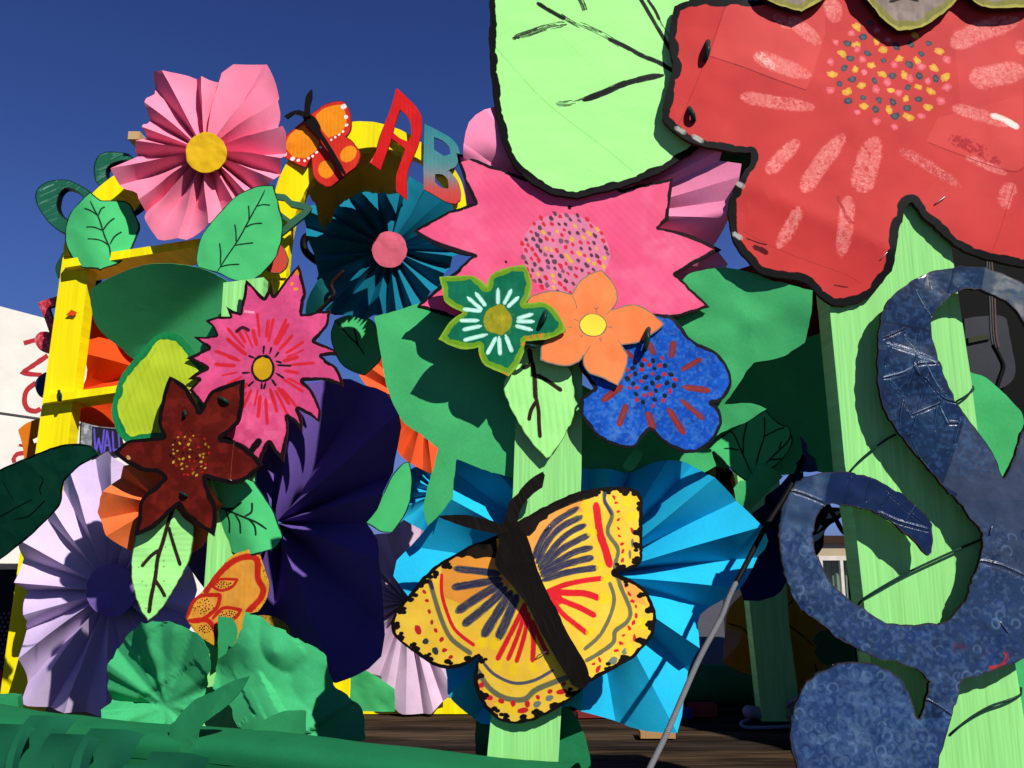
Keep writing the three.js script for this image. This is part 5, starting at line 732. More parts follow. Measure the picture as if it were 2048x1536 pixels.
cut('oval_leaf', { Z: 1.525, t: .004, label: 'yellow green oval cardboard leaf with a dark green fringed rim, left of the jagged flower', cat: 'cardboard leaf', r: .6, res: 1.6, turn: 20, edge: '#1d5a34',
  o: [329, 665, 355, 669, 374, 686, 391, 708, 410, 734, 413, 777, 400, 826, 365, 865, 326, 878, 280, 884, 254, 888, 233, 864, 222, 826, 225, 803, 229, 786, 239, 757, 255, 733, 283, 702, 306, 677],
  bends: () => [wob(.006, .1, 31)], cell: .012,
  paint: (a) => { a.fill('#a9bf2c'); a.blots(40, ['#b4ca36', '#9eb428'], 20, 50, .4); a.ring(13, '#12703a', { j: .15 }); const p = a.pts; for (let i = 0; i < p.length; i++) { const [X, Y] = a.M(...p[i]); a.g.fillStyle = '#177a42'; a.g.beginPath(); a.g.arc(X, Y, rr(8, 11) * a.s, 0, 7); a.g.fill(); } a.line([313, 695, 260, 793, 247, 826], 1.5, '#97ac28', {}); a.grain(.04, 40, 40, .02); } });
{
  const a0 = { t: .004, edge: '#5a2a14', r: .55, res: 2, bends: () => [wob(.004, .06, 33)], cell: .01 };
  cut('patterned_wing', { ...a0, Z: 1.53, label: 'orange patterned cardboard wing with red outlines and dotted ovals behind the crumpled green paper', cat: 'cardboard wing',
    o: [370, 1235, 384, 1202, 405, 1181, 429, 1150, 464, 1112, 499, 1099, 520, 1109, 531, 1140, 539, 1168, 534, 1195, 517, 1223, 492, 1230, 485, 1272, 454, 1300, 419, 1286, 391, 1265],
    paint: (a) => { a.fill('#c88730'); a.blots(30, ['#d4963c', '#b87828', '#cc9440'], 10, 24, .4); a.ring(11, '#c8922c', {}); for (let i = 0; i < 160; i++) { const k = Math.floor(rnd() * a.pts.length), [X, Y] = a.M(...a.pts[k]); a.g.strokeStyle = '#1c140c'; a.g.lineWidth = 1.1; a.g.beginPath(); a.g.arc(X + rr(-9, 9), Y + rr(-9, 9), rr(2, 5), rr(0, 3), rr(3, 6)); a.g.stroke(); }
      const R = (p, w0 = 7, w = w0 * 1.35) => a.line(p, w, '#ac2016', { dry: .1 }); R([412, 1181, 436, 1150, 468, 1122, 499, 1113, 515, 1122, 516, 1157, 527, 1178, 520, 1199, 496, 1223], 9); R([426, 1174, 440, 1159, 475, 1159, 464, 1174, 443, 1181, 426, 1174], 4); R([373, 1234, 394, 1195, 440, 1190, 433, 1216, 401, 1241, 377, 1241], 6); R([426, 1237, 447, 1216, 482, 1220, 468, 1237, 433, 1248], 5); R([387, 1241, 415, 1241, 429, 1258, 436, 1279], 7);
      for (const [x, y, rx, ry] of [[448, 1170, 17, 6], [407, 1213, 22, 16], [454, 1229, 18, 8], [412, 1258, 16, 8]].map((q) => q.flat())) a.spray(x, y, rx, ry, 26, 1.1, 1.8, ['#2a1408'], 4, {}); a.grain(.06, 10, 10, .03); } });
  cut('patterned_wing', { ...a0, Z: 1.56, label: 'ochre edge of a second patterned wing at the foot of the violet fan', cat: 'cardboard wing', o: [516, 1230, 544, 1232, 572, 1248, 583, 1265, 558, 1276, 523, 1265], paint: (a) => { a.fill('#a8822c'); for (let i = 0; i < 60; i++) { a.g.strokeStyle = '#1c140c'; a.g.lineWidth = 1.1; a.g.beginPath(); a.g.arc(rr(0, a.w), rr(0, a.h), rr(2, 5), rr(0, 3), rr(3, 6)); a.g.stroke(); } } });
}

// ================= paper leaves =================
const GREEN = '#46b56c', vein = (a, ps, w = 3, c = '#0f2a1c') => ps.forEach((p) => a.line(p, w, c, { dry: .08, taper: 1 }));
const leafArt = (ps, edge = 3.4, base = GREEN, w = 3) => (a) => { a.fill(base); a.blots(30, ['#4cba72', '#40ae66', '#48b66e'], 20, 50, .3); vein(a, ps, w); if (edge) a.ring(edge, '#12241c', { j: .4 }); a.grain(.04, 30, 30, .02); };
const leaf = (label, o) => cut('paper_leaf', { t: .0012, c: GREEN, bump: paperBump, bs: .0012, cell: .01, edge: o.paint ? '#1c3a2a' : undefined, back: o.paint ? GREEN : undefined, r: .8, res: 1.6, ...o, label, cat: 'paper leaf' });
leaf('big plain green paper leaf with a long stem, left of the middle post', { Z: 1.220, tilt: 3,
  o: [749, 633, 793, 620, 826, 609, 874, 598, 956, 607, 1021, 647, 1060, 728, 1066, 826, 1053, 907, 1034, 956, 1008, 950, 956, 934, 912, 915, 907, 956, 904, 1000, 904, 992, 881, 1022, 866, 1038, 853, 1050, 848, 1034, 845, 1015, 846, 1000, 860, 949, 876, 896, 842, 868, 809, 845, 795, 826, 777, 786, 767, 744, 757, 679],
  bends: (p) => [fold(p, 754, 637, 1053, 809, .03, .10, .012), wob(.005, .12, 35), crush(.003, .06, 4)] });
leaf('crumpled green paper leaf right of the pink star flower, above the blue flower', { Z: 1.188, yaw: -14,
  o: [1334, 632, 1370, 557, 1406, 541, 1429, 537, 1455, 535, 1503, 544, 1550, 562, 1562, 563, 1625, 583, 1621, 630, 1610, 686, 1588, 699, 1562, 715, 1507, 725, 1490, 747, 1477, 770, 1448, 809, 1487, 807, 1513, 809, 1533, 818, 1507, 835, 1481, 849, 1448, 863, 1409, 881, 1363, 874, 1318, 793],
  bends: (p) => [wob(.008, .11, 37), crush(.014, .07, 6)], cell: .008 });
leaf('dark shaded green leaf between the crumpled leaf and the wide green board', { Z: 1.37, tilt: 6, o: [1383, 826, 1448, 793, 1507, 708, 1578, 682, 1630, 669, 1676, 653, 1708, 728, 1715, 826, 1708, 953, 1676, 956, 1630, 943, 1562, 949, 1529, 933, 1468, 936, 1393, 930, 1383, 884], bends: () => [wob(.01, .1, 39)] });
leaf('shaded green leaf with inked branching veins, below the right of the blue flower', { Z: 1.33, o: [1406, 906, 1432, 883, 1458, 863, 1529, 821, 1555, 845, 1577, 853, 1585, 884, 1572, 910, 1546, 936, 1513, 953, 1500, 966, 1474, 949, 1448, 923, 1428, 904], bends: () => [wob(.008, .08, 41)],
  paint: leafArt([[1503, 946, 1490, 917, 1477, 887, 1468, 868, 1455, 861], [1513, 930, 1521, 897, 1529, 871, 1528, 835], [1487, 907, 1487, 878, 1494, 845], [1534, 926, 1555, 904, 1575, 884, 1583, 865], [1559, 900, 1562, 884], [1448, 897, 1464, 897, 1477, 900], [1542, 920, 1562, 917], [1526, 874, 1552, 861, 1568, 855]], 2) });
leaf('rolled green paper leaf just right of the cyan fan, in front of the veined leaf', { Z: 1.31, o: [1476, 1017, 1467, 976, 1481, 961, 1496, 961, 1517, 930, 1534, 932, 1553, 940, 1574, 951, 1549, 976, 1525, 1000, 1508, 1017, 1500, 1026], bends: (p) => [fold(p, 1476, 990, 1525, 932, .4, .9, .02)] });
leaf('dark green leaf behind the middle post and below the blue flower', { Z: 1.29, o: [1132, 759, 1178, 776, 1276, 841, 1341, 873, 1422, 899, 1432, 932, 1380, 958, 1324, 958, 1243, 958, 1162, 958], bends: () => [wob(.006, .08, 43)] });
leaf('small lit green leaf tip above the cyan fan', { Z: 1.25, o: [1245, 932, 1263, 906, 1271, 899, 1285, 904, 1282, 916, 1271, 935, 1263, 942, 1253, 940], bends: () => [wob(.004, .05, 44)] });
leaf('narrow dark green leaf with a black edge between the lime leaf and the red flower', { Z: 1.27, o: [1433, 297, 1487, 297, 1503, 312, 1495, 352, 1472, 357, 1441, 348, 1427, 344], paint: leafArt([], 4, '#1d6a44') });
leaf('large smooth green leaf folded down its middle, left below the yellow top rung', { Z: 1.63, tilt: -32, o: [195, 572, 208, 562, 228, 551, 277, 530, 326, 522, 391, 529, 440, 549, 461, 563, 469, 598, 456, 653, 433, 695, 391, 734, 326, 741, 264, 714, 247, 695, 226, 676, 208, 653, 199, 630, 195, 598],
  bends: (p) => [fold(p, 260, 721, 453, 565, -.22, -.55, .012), curl(20, .3)] });
leaf('green veined paper leaf in front of the top left corner of the yellow trellis', { Z: 1.87, o: [181, 383, 189, 391, 202, 400, 221, 398, 242, 395, 253, 403, 264, 429, 268, 446, 260, 478, 247, 507, 229, 526, 208, 536, 199, 542, 195, 538, 182, 537, 160, 533, 140, 513, 125, 484, 125, 452, 133, 426, 153, 406],
  bends: (p) => [fold(p, 195, 536, 189, 393, .25, .45, .02), wob(.006, .08, 45)], paint: leafArt([[220, 518, 217, 494, 208, 471, 199, 439, 189, 419, 181, 403], [217, 491, 202, 481, 176, 478], [218, 487, 225, 471, 237, 460], [205, 461, 189, 455, 173, 454], [205, 461, 215, 445, 225, 434], [197, 432, 182, 422, 169, 417], [197, 432, 202, 419, 208, 414]], 2.6) });
leaf('green veined paper leaf overlapping the lower right of the pink fan flower', { Z: 1.80, o: [547, 370, 524, 370, 505, 372, 472, 386, 440, 416, 410, 452, 394, 481, 389, 517, 394, 533, 436, 547, 469, 560, 488, 561, 505, 554, 534, 526, 553, 491, 561, 442, 555, 403],
  bends: (p) => [fold(p, 436, 549, 534, 377, .22, .35, .02), wob(.005, .08, 47)], paint: leafArt([[435, 544, 456, 510, 482, 471, 501, 435, 518, 403, 529, 380], [441, 530, 441, 507, 438, 486], [440, 535, 456, 530, 476, 527], [469, 491, 488, 487, 504, 484], [472, 484, 472, 465, 469, 449], [492, 455, 505, 448, 522, 445], [498, 442, 498, 426, 496, 411], [514, 413, 524, 409, 538, 409]], 2) });
leaf('green paper leaf with curly inked veins right of the dark brown flower', { Z: 1.529, o: [404, 956, 456, 962, 488, 957, 508, 962, 521, 982, 536, 1007, 548, 1028, 564, 1074, 551, 1095, 523, 1105, 492, 1112, 471, 1112, 447, 1098, 419, 1073, 401, 1035, 405, 1000], bends: (p) => [fold(p, 489, 1000, 513, 1108, .2, .5, .02), wob(.005, .07, 49)],
  paint: leafArt([[433, 1014, 461, 1024, 489, 1035, 513, 1045, 532, 1058], [440, 1016, 464, 1017, 483, 1005], [447, 1021, 455, 1042, 454, 1066], [468, 1028, 478, 1045, 479, 1066], [489, 1033, 503, 1024, 504, 1007], [496, 1037, 509, 1052, 512, 1070]], 2, GREEN, 4) });
leaf('long dark green leaf at the left edge, in front of the yellow post', { Z: 1.6, yaw: -25, tilt: -35, o: [-85, 982, -39, 953, 0, 938, 49, 917, 114, 892, 156, 889, 180, 895, 194, 913, 163, 930, 138, 952, 128, 969, 122, 1003, 105, 1028, 63, 1070, 28, 1098, 0, 1120, -42, 1147, -91, 1150], bends: () => [wob(.01, .1, 51)], paint: leafArt([[7, 962, 20, 985, 29, 998], [80, 953, 85, 962, 77, 979, 81, 992], [-7, 1038, 35, 1014, 63, 1000], [31, 1038, 59, 1031, 87, 1003]], 3, '#2a8a58', 2.5) });
leaf('dark green leaf with pale edges and veins, left behind the big plain leaf', { Z: 2.36, o: [669, 640, 695, 631, 728, 634, 751, 647, 765, 682, 760, 721, 728, 751, 702, 742, 682, 728, 668, 702, 661, 669], bends: () => [wob(.012, .08, 53)], paint: leafArt([[673, 643, 695, 669, 715, 689, 728, 708], [708, 656, 712, 673, 716, 689]], 1.6) });
leaf('green rolled paper leaf standing between the violet fan and the cyan fan', { Z: 2.9, o: [784, 950, 805, 927, 818, 923, 823, 950, 823, 981, 811, 1026, 784, 1065, 763, 1064, 744, 1053, 729, 1045, 748, 1022, 767, 984], bends: (p) => [fold(p, 817, 931, 752, 1061, .5, .5, .04)], paint: leafArt([], 2) });
leaf('teal curled paper bud with a dark twig, right of the jagged flower', { Z: 1.57, c: '#0f5a5c', o: [606, 627, 607, 607, 617, 585, 637, 559, 643, 556, 653, 575, 662, 588, 653, 611, 640, 625], bends: (p) => [fold(p, 640, 559, 653, 614, .6, .6, .01)] });
tubeMesh('twig', [at(637, 622, 1.56), at(656, 604, 1.555), at(668, 588, 1.55), at(663, 570, 1.553), at(685, 544, 1.55)], .004, mat('#2a1714', { r: .7 }), null, { label: 'dark twig sticking out beside the teal paper bud', cat: 'twig' });
leaf('dark green leaf at the foot of the middle post, under the butterfly', { Z: 1.285, o: [953, 1440, 975, 1400, 1060, 1390, 1130, 1412, 1155, 1440, 1173, 1482, 1182, 1545, 1160, 1600, 960, 1600, 952, 1520], bends: () => [wob(.008, .07, 55)], c: '#1f7a4c' });
leaf('bright green leaf right of the wide green board, half shaded by the blue letter', { Z: 1.26, o: [1930, 734, 1941, 744, 1969, 754, 2001, 780, 2027, 806, 2047, 830, 2046, 874, 2027, 917, 2006, 956, 1969, 956, 1936, 891], bends: () => [wob(.008, .09, 57)] });
leaf('green leaf at the right edge low beside the green board', { Z: 1.27, o: [2010, 1290, 2070, 1250, 2140, 1350, 2120, 1500, 2060, 1560, 2030, 1460], bends: () => [wob(.008, .09, 59)] });
leaf('dark bluish green heart shaped leaf in the shade under the letter', { Z: 3.1, o: [1626, 1284, 1631, 1270, 1647, 1261, 1665, 1263, 1686, 1277, 1709, 1296, 1714, 1328, 1670, 1328, 1653, 1331, 1637, 1319, 1628, 1303, 1633, 1295], c: '#14613a', bends: () => [wob(.01, .07, 61)] });

// crumpled bunches
cut('paper_cone', { Z: 1.5, t: .001, rag: .003, c: '#42b474', label: 'crumpled green paper twisted into a cone, lower left behind the rail', cat: 'crumpled paper', o: [217, 1384, 219, 1363, 223, 1342, 230, 1318, 241, 1300, 272, 1266, 304, 1245, 321, 1239, 336, 1237, 356, 1239, 378, 1243, 409, 1259, 433, 1280, 438, 1297, 438, 1314, 426, 1349, 415, 1370, 409, 1388, 387, 1405, 370, 1419, 349, 1447, 328, 1489, 265, 1489, 227, 1454],
  bends: (p) => { const c = p.L(330, 1412); return [(u, v) => { const a = Math.atan2(v - c[1], u - c[0]), r = Math.hypot(u - c[0], v - c[1]); const tri = (q) => Math.abs(((q % 2) + 2) % 2 - 1); return r * (.22 * Math.cos((a - 1.45) * 1.6) + .16 * tri(a * 2.2 + .3) + .07 * tri(a * 5.3 + .8)) + .005; }, crush(.022, .07, 8)]; }, cell: .004 });
cut('crumpled_paper', { Z: 1.47, t: .001, rag: .003, c: '#42b474', label: 'large crumpled sheet of green paper in front of the violet fan flower', cat: 'crumpled paper', o: [494, 1223, 489, 1237, 479, 1265, 465, 1290, 450, 1307, 426, 1325, 419, 1349, 415, 1377, 433, 1401, 454, 1419, 461, 1440, 489, 1471, 558, 1496, 557, 1522, 653, 1499, 721, 1492, 719, 1461, 717, 1438, 706, 1419, 691, 1404, 664, 1377, 652, 1347, 650, 1316, 614, 1290, 576, 1267, 531, 1240, 500, 1225],
  bends: (p) => [crush(.075, .10, 12), crush(.008, .035, 15), fold(p, 499, 1230, 558, 1436, .25, .45, .03)], cell: .004 });

// ================= letters, small butterfly and bits on the trellis =================
cut('letter_a', { Z: 1.886, yaw: -4, t: .006, r: .5, res: 2, edge: '#8a1c18', label: 'red cut-out letter A standing on the yellow arch', cat: 'letter', o: [793, 176, 809, 190, 826, 207, 839, 224, 843, 238, 842, 269, 829, 308, 818, 334, 814, 360, 814, 400, 804, 391, 793, 383, 792, 354, 800, 328, 810, 298, 796, 286, 783, 276, 775, 299, 761, 340, 739, 325, 753, 299, 767, 253, 780, 220], holes: [[800, 219, 813, 230, 821, 247, 823, 269, 817, 283, 801, 277, 786, 265, 791, 243]], straight: false, sharp: 25,
  paint: (a) => { a.fill('#cc1f20'); a.blots(20, ['#d62a26', '#c01a1c'], 10, 30, .4); a.line([780, 207, 760, 263, 741, 325], 2.5, '#ead0c8', { dry: .75 }); a.grain(.04, 20, 20, .02); } });
cut('letter_b', { Z: 1.886, yaw: -4, t: .006, r: .5, res: 2, edge: '#4a3434', label: 'cut-out letter B sprayed teal above and red below, beside the red letter A', cat: 'letter', o: [849, 248, 874, 260, 901, 276, 917, 295, 919, 315, 911, 334, 897, 340, 911, 355, 921, 377, 920, 400, 911, 408, 891, 403, 868, 390, 848, 379, 847, 328], holes: [[868, 274, 885, 281, 899, 295, 900, 308, 888, 312, 868, 299], [870, 348, 885, 349, 896, 360, 897, 377, 882, 375, 870, 364]],
  paint: (a) => { const g = a.g.createLinearGradient(0, 0, -a.h * .1, a.h); g.addColorStop(0, '#2c7f86'); g.addColorStop(.45, '#4c8a8c'); g.addColorStop(.62, '#808488'); g.addColorStop(.78, '#c0504c'); g.addColorStop(1, '#d2383a'); a.g.fillStyle = g; a.g.fillRect(0, 0, a.w, a.h); a.blots(30, ['#5a8a8a', '#4a7a80'], 6, 14, .2, [850, 250, 920, 330]); a.grain(.04, 14, 30, .02); } });
{
  const root = thing('small_butterfly', 'small red and orange cardboard butterfly with white dots, on the yellow arch', 'cardboard butterfly', at(640, 285, 1.882)), Z = 1.882;
  cut('wings', { parent: root, Z, yaw: -6, t: .005, r: .5, res: 2.4, edge: '#7a1c14', sharp: 50, o: [622, 228, 643, 212, 669, 202, 689, 203, 695, 211, 699, 221, 703, 243, 700, 263, 692, 273, 708, 286, 721, 308, 716, 328, 711, 335, 689, 351, 663, 373, 647, 371, 630, 358, 624, 334, 622, 315, 611, 336, 588, 325, 565, 312, 560, 302, 565, 282, 585, 260, 605, 242],
    bends: () => [wob(.004, .06, 67)], cell: .01,
    paint: (a) => { a.fill('#cf3124'); a.blots(30, ['#d83a2a', '#c42a24'], 8, 24, .4); const O = '#ec8c1e'; a.poly([631, 231, 643, 219, 663, 211, 682, 209, 689, 220, 693, 243, 682, 267, 656, 275, 640, 254], O); a.poly([608, 249, 581, 269, 570, 295, 585, 313, 611, 316, 633, 299, 638, 282, 619, 263], O); a.dot(697, 308, 20, O, { e: .85, a: 2.2, j: .05 }); a.dot(653, 339, 21, O, { e: .85, a: 1.2, j: .05 });
      for (const [x, y, r] of [[688, 213, 7.2], [692, 234, 5.2], [693, 250, 4.2], [686, 263, 3.2], [678, 269, 3.2], [670, 274, 3.2], [662, 279, 3.2], [641, 294, 3.6], [633, 304, 3.8], [625, 312, 3.6], [617, 316, 3.6], [609, 321, 3.6], [596, 320, 4.4], [585, 317, 5.6], [568, 308, 6.4]]) a.dot(x, y, r, '#eee6dc', { e: .85, j: .08 }); a.ring(1.4, '#5a1410', { alpha: .8 }); a.grain(.04, 10, 10, .02); } });
  const b = { parent: root, yaw: -6, t: .005, r: .5, c: '#15120f', mo: { tone: null, r: .55 } };
  cut('body', { ...b, Z: Z - .012, o: [605, 234, 612, 225, 624, 230, 634, 240, 640, 251, 640, 260, 663, 295, 691, 344, 688, 350, 676, 335, 643, 282, 614, 250] });
  cut('antenna', { ...b, Z: Z - .0125, o: [608, 232, 610, 201, 614, 188, 623, 178, 624, 194, 619, 214, 621, 232] }); cut('antenna', { ...b, Z: Z - .013, o: [614, 234, 598, 230, 588, 227, 574, 237, 568, 232, 581, 224, 598, 220, 614, 226] });
}
const ring = (name, label, o, h, Z, c, more = {}) => cut(name, { Z, t: .01, o, holes: h, c, r: .5, mo: { r: .5 }, label, cat: 'cut-out letter', ...more });
const dg = (a) => { a.fill('#1d5a44'); a.streaks(90, ['#2a6a52', '#174c3a', '#dfe8e0'], 40, 2, .3, -25); a.streaks(16, ['#cfdcd2'], 40, 2, .6, -30); a.ring(2, '#101a16', { alpha: .8 }); a.grain(.08, 20, 20, .04); };
cut('looped_letter', { Z: 2.05, t: .02, paint: dg, coat: .2, label: 'dark green looped cut-out letter seen against the sky, left of the veined leaf', cat: 'cut-out letter', o: [137, 468, 120, 464, 98, 446, 77, 416, 70, 390, 81, 371, 104, 361, 130, 359, 156, 368, 179, 384, 182, 413, 166, 395, 153, 383, 143, 379, 130, 377, 119, 388, 115, 403, 115, 416, 120, 426, 130, 435, 147, 445], sharp: 60 });
cut('looped_letter', { Z: 2.05, t: .02, paint: dg, coat: .2, label: 'dark green curved cut-out letter against the sky beside the pink fan flower', cat: 'cut-out letter', o: [208, 377, 192, 364, 187, 344, 188, 331, 195, 312, 208, 305, 222, 303, 251, 306, 263, 312, 270, 328, 251, 321, 228, 325, 216, 334, 212, 344, 215, 357, 225, 370], sharp: 60 });
cut('looped_letter', { Z: 2.05, t: .02, c: '#1a1c1a', label: 'black curved piece showing below the veined leaf on the yellow post', cat: 'cut-out letter', o: [169, 536, 195, 540, 197, 556, 189, 569, 176, 575, 163, 562] });
cut('looped_letter', { Z: 2.0, t: .02, c: '#1f4a3a', label: 'thin dark green edge of a letter left of the yellow post top', cat: 'cut-out letter', o: [125, 504, 121, 513, 112, 530, 111, 543, 116, 556, 130, 556, 137, 523] });
cut('zigzag_letter', { Z: 1.862, t: .008, c: '#3a6a50', label: 'green outlined zigzag letter on the post of the yellow arch', cat: 'cut-out letter', o: [546, 386, 570, 388, 584, 401, 611, 407, 623, 414, 616, 428, 581, 457, 559, 475, 559, 462, 576, 445, 560, 433, 559, 422, 581, 439, 608, 419, 581, 413, 567, 400, 547, 398], sharp: 30 });
cut('round_tag', { Z: 1.86, t: .006, label: 'round red cut-out shaded with green, on the post of the yellow arch', cat: 'cut-out', r: .4, res: 2, o: [528, 536, 536, 513, 549, 492, 560, 489, 570, 499, 576, 518, 572, 536, 560, 546, 542, 545], paint: (a) => { a.fill('#c4443c'); a.blots(14, ['#7a6a4a', '#8a5a44'], 10, 20, .5, [545, 488, 575, 520]); a.ring(2, '#7a5a3a', { alpha: .6 }); } });
tubeMesh('black_loop', smooth(pairs([622, 471, 612, 474, 607, 487, 612, 504, 627, 518, 638, 525]), false, 60, 6).map((q) => at(q[0], q[1], 2.3)), .011, mBlack, null, { label: 'black curved hoop at the left edge of the teal fan flower', cat: 'hoop' });
tubeMesh('black_branch', [at(254, 429, 2.08), at(270, 421, 2.08), at(286, 409, 2.08)], .014, mBlack, null, { label: 'black strut left below the big pink fan flower', cat: 'strut' });
boxAt('timber_end', null, at(277, 289, 2.05).x, at(277, 289, 2.05).y, -2.05, .03, .022, .06, mat('#c8a878', { bump: woodBump }), 0, { label: 'bare timber end poking out left of the pink fan flower', cat: 'timber' });
// pieces behind the left post
const glit = (a) => { a.fill('#a8242e'); a.blots(120, ['#c85058', '#8a1a24', '#e8a0a0'], 2, 6, .5); a.grain(.2, 4, 4, .12); };
cut('glitter_letter', { Z: 2.05, t: .012, paint: glit, r: .35, coat: .4, bs: .003, res: 2, bump: creaseBump, label: 'red glitter cut-out corner against the sky behind the yellow post', cat: 'cut-out letter', o: [76, 605, 91, 599, 115, 592, 122, 596, 115, 609, 97, 615, 104, 638, 109, 659, 99, 666, 89, 638], straight: true });
cut('glitter_dot', { Z: 2.05, t: .012, paint: glit, r: .35, coat: .4, bs: .003, res: 2, bump: creaseBump, label: 'red glitter round piece behind the yellow post, above the wall lettering', cat: 'cut-out', o: [68, 679, 72, 671, 81, 664, 94, 663, 107, 667, 107, 706, 94, 706, 81, 701, 73, 690] });
cut('navy_piece', { Z: 2.05, t: .012, c: '#26385e', label: 'dark blue rounded piece behind the yellow post beside the wall lettering', cat: 'cut-out', o: [70, 766, 78, 753, 91, 744, 104, 748, 104, 794, 86, 796, 76, 789, 71, 779] });
cut('orange_letter', { Z: 2.05, t: .012, c: '#e07a1a', label: 'orange cut-out letter with a slot behind the foot of the yellow post', cat: 'cut-out letter', sharp: 30, o: [36, 860, 49, 849, 68, 840, 83, 837, 86, 925, 49, 925, 47, 906, 43, 883], holes: [[60, 878, 76, 870, 76, 884, 64, 888]] });
cut('maroon_piece', { Z: 2.08, t: .012, c: '#7a2418', label: 'dark red triangular piece right of the yellow post above the dark leaf', cat: 'cut-out', o: [138, 849, 150, 887, 146, 899, 130, 899], straight: true });
cut('sticker', { Z: 1.893, t: .002, c: '#e04a1a', label: 'torn orange paper scrap stuck on the yellow post', cat: 'paper scrap', o: [132, 630, 138, 624, 143, 619, 152, 623, 153, 626, 147, 632, 142, 630, 137, 631], straight: true });

// ================= things in the shade at the right and on the deck =================
cut('bee', { Z: 1.42, t: .005, label: 'cardboard bee body striped black and orange, above the cyan fan', cat: 'cardboard bee', r: .6, res: 2, o: [1351, 901, 1380, 906, 1407, 901, 1428, 913, 1447, 927, 1462, 940, 1469, 956, 1473, 985, 1467, 1000, 1440, 985, 1404, 961, 1366, 937], paint: (a) => { a.fill('#c8822a'); const K = (p, w) => a.line(p, w, '#16110c', { dry: .1 }); K([1385, 906, 1402, 923, 1409, 952], 18); K([1411, 906, 1438, 932, 1438, 961], 15); K([1460, 937, 1452, 961, 1460, 980], 18); K([1366, 908, 1378, 932], 14); } });
{
  const root = thing('sun_flower', 'big ochre and orange cardboard flower standing in shade behind the coiled cable', 'cardboard flower', at(1550, 1270, 3.4));
  cut('flower_board', { parent: root, Z: 3.4, t: .006, res: 1.5, o: [1445, 1324, 1450, 1273, 1456, 1226, 1477, 1196, 1519, 1171, 1579, 1166, 1626, 1194, 1658, 1240, 1667, 1291, 1658, 1328, 1635, 1347, 1607, 1377, 1565, 1389, 1519, 1356, 1477, 1342],
    paint: (a) => { a.fill('#b8741c'); a.blots(40, ['#c07c22', '#a86818', '#b88430'], 20, 40, .4); a.poly([1579, 1166, 1667, 1291, 1607, 1379, 1589, 1365], '#a8741a', .8); a.poly([1452, 1254, 1480, 1263, 1477, 1289, 1450, 1319, 1443, 1324], '#c08a80', .8); const K = (p) => a.line(p, 2.6, '#2a1a10', { dry: .2, taper: 1 }); K([1456, 1247, 1484, 1256, 1503, 1277]); K([1579, 1252, 1607, 1273, 1626, 1291]); K([1575, 1212, 1586, 1199]); K([1630, 1328, 1633, 1342]); K([1506, 1326, 1512, 1331]); a.grain(.08, 20, 20, .04); } });
}
{ // black cabinet behind the wide board
  const root = thing('black_cabinet', 'black equipment cabinet with a grey rounded plate, in shade at the right edge', 'equipment cabinet', at(1990, 700, 1.5).setY(DECK)), a = at(1840, 450, 1.5), b = at(2500, 1000, 1.5);
  boxAt('case', root, (a.x + b.x) / 2, DECK, -1.57, b.x - a.x, at(1900, 380, 1.5).y - DECK, .13, mat('#08080a', { r: .7 }));
  cut('plate', { parent: root, Z: 1.49, t: .012, c: '#3a3c44', mo: { r: .5 }, o: [1917, 640, 1956, 633, 1998, 631, 2013, 638, 2021, 682, 2031, 734, 2024, 760, 2001, 776, 1956, 777, 1917, 770] });
  cut('label_band', { parent: root, Z: 1.485, t: .003, c: '#3c4030', o: [1917, 679, 1975, 669, 1982, 677, 1917, 690], straight: true });
  for (const d of [0, 14, 28]) tubeMesh('lead', smooth(pairs([1973, 520, 1979, 598, 1982, 669, 1987, 695]), false, 60, 10).map((q) => at(q[0] + d * .33, q[1], 1.45 - d * .0006)), .0022, d === 28 ? mat('#6a5048', { r: .4 }) : mat('#5a5c60', { r: .35, tone: null }), root);
  tubeMesh('cable', smooth(pairs([1987, 692, 1998, 712, 2006, 734, 1998, 760, 1988, 793]), false, 60, 8).map((q) => at(q[0], q[1], 1.45)), .004, mBlack, root);
}
cut('painted_scrap', { Z: 1.4, t: .01, c: '#17181c', label: 'black and white cut-out piece in the upper end of the letter loop', cat: 'cut-out', o: [1621, 1077, 1633, 1029, 1652, 1012, 1691, 1017, 1682, 1035, 1657, 1053, 1648, 1070, 1646, 1091, 1634, 1113, 1625, 1094], sharp: 30, res: 2, paint: (a) => { a.fill('#15161a'); a.poly([1657, 1026, 1684, 1021, 1672, 1033, 1652, 1038], '#a8b0b8', .9); a.poly([1626, 1072, 1645, 1062, 1655, 1055, 1640, 1077, 1628, 1084], '#a8c4d4', .9); a.poly([1641, 1049, 1646, 1053, 1633, 1065], '#c0c8cc', .9); } });
tubeMesh('cable', [at(1655, 1009, 1.36), at(1669, 1033, 1.36), at(1684, 1060, 1.36), at(1698, 1074, 1.36)], .004, mBlack, null, { label: 'black cord across the top of the letter loop', cat: 'cord' });
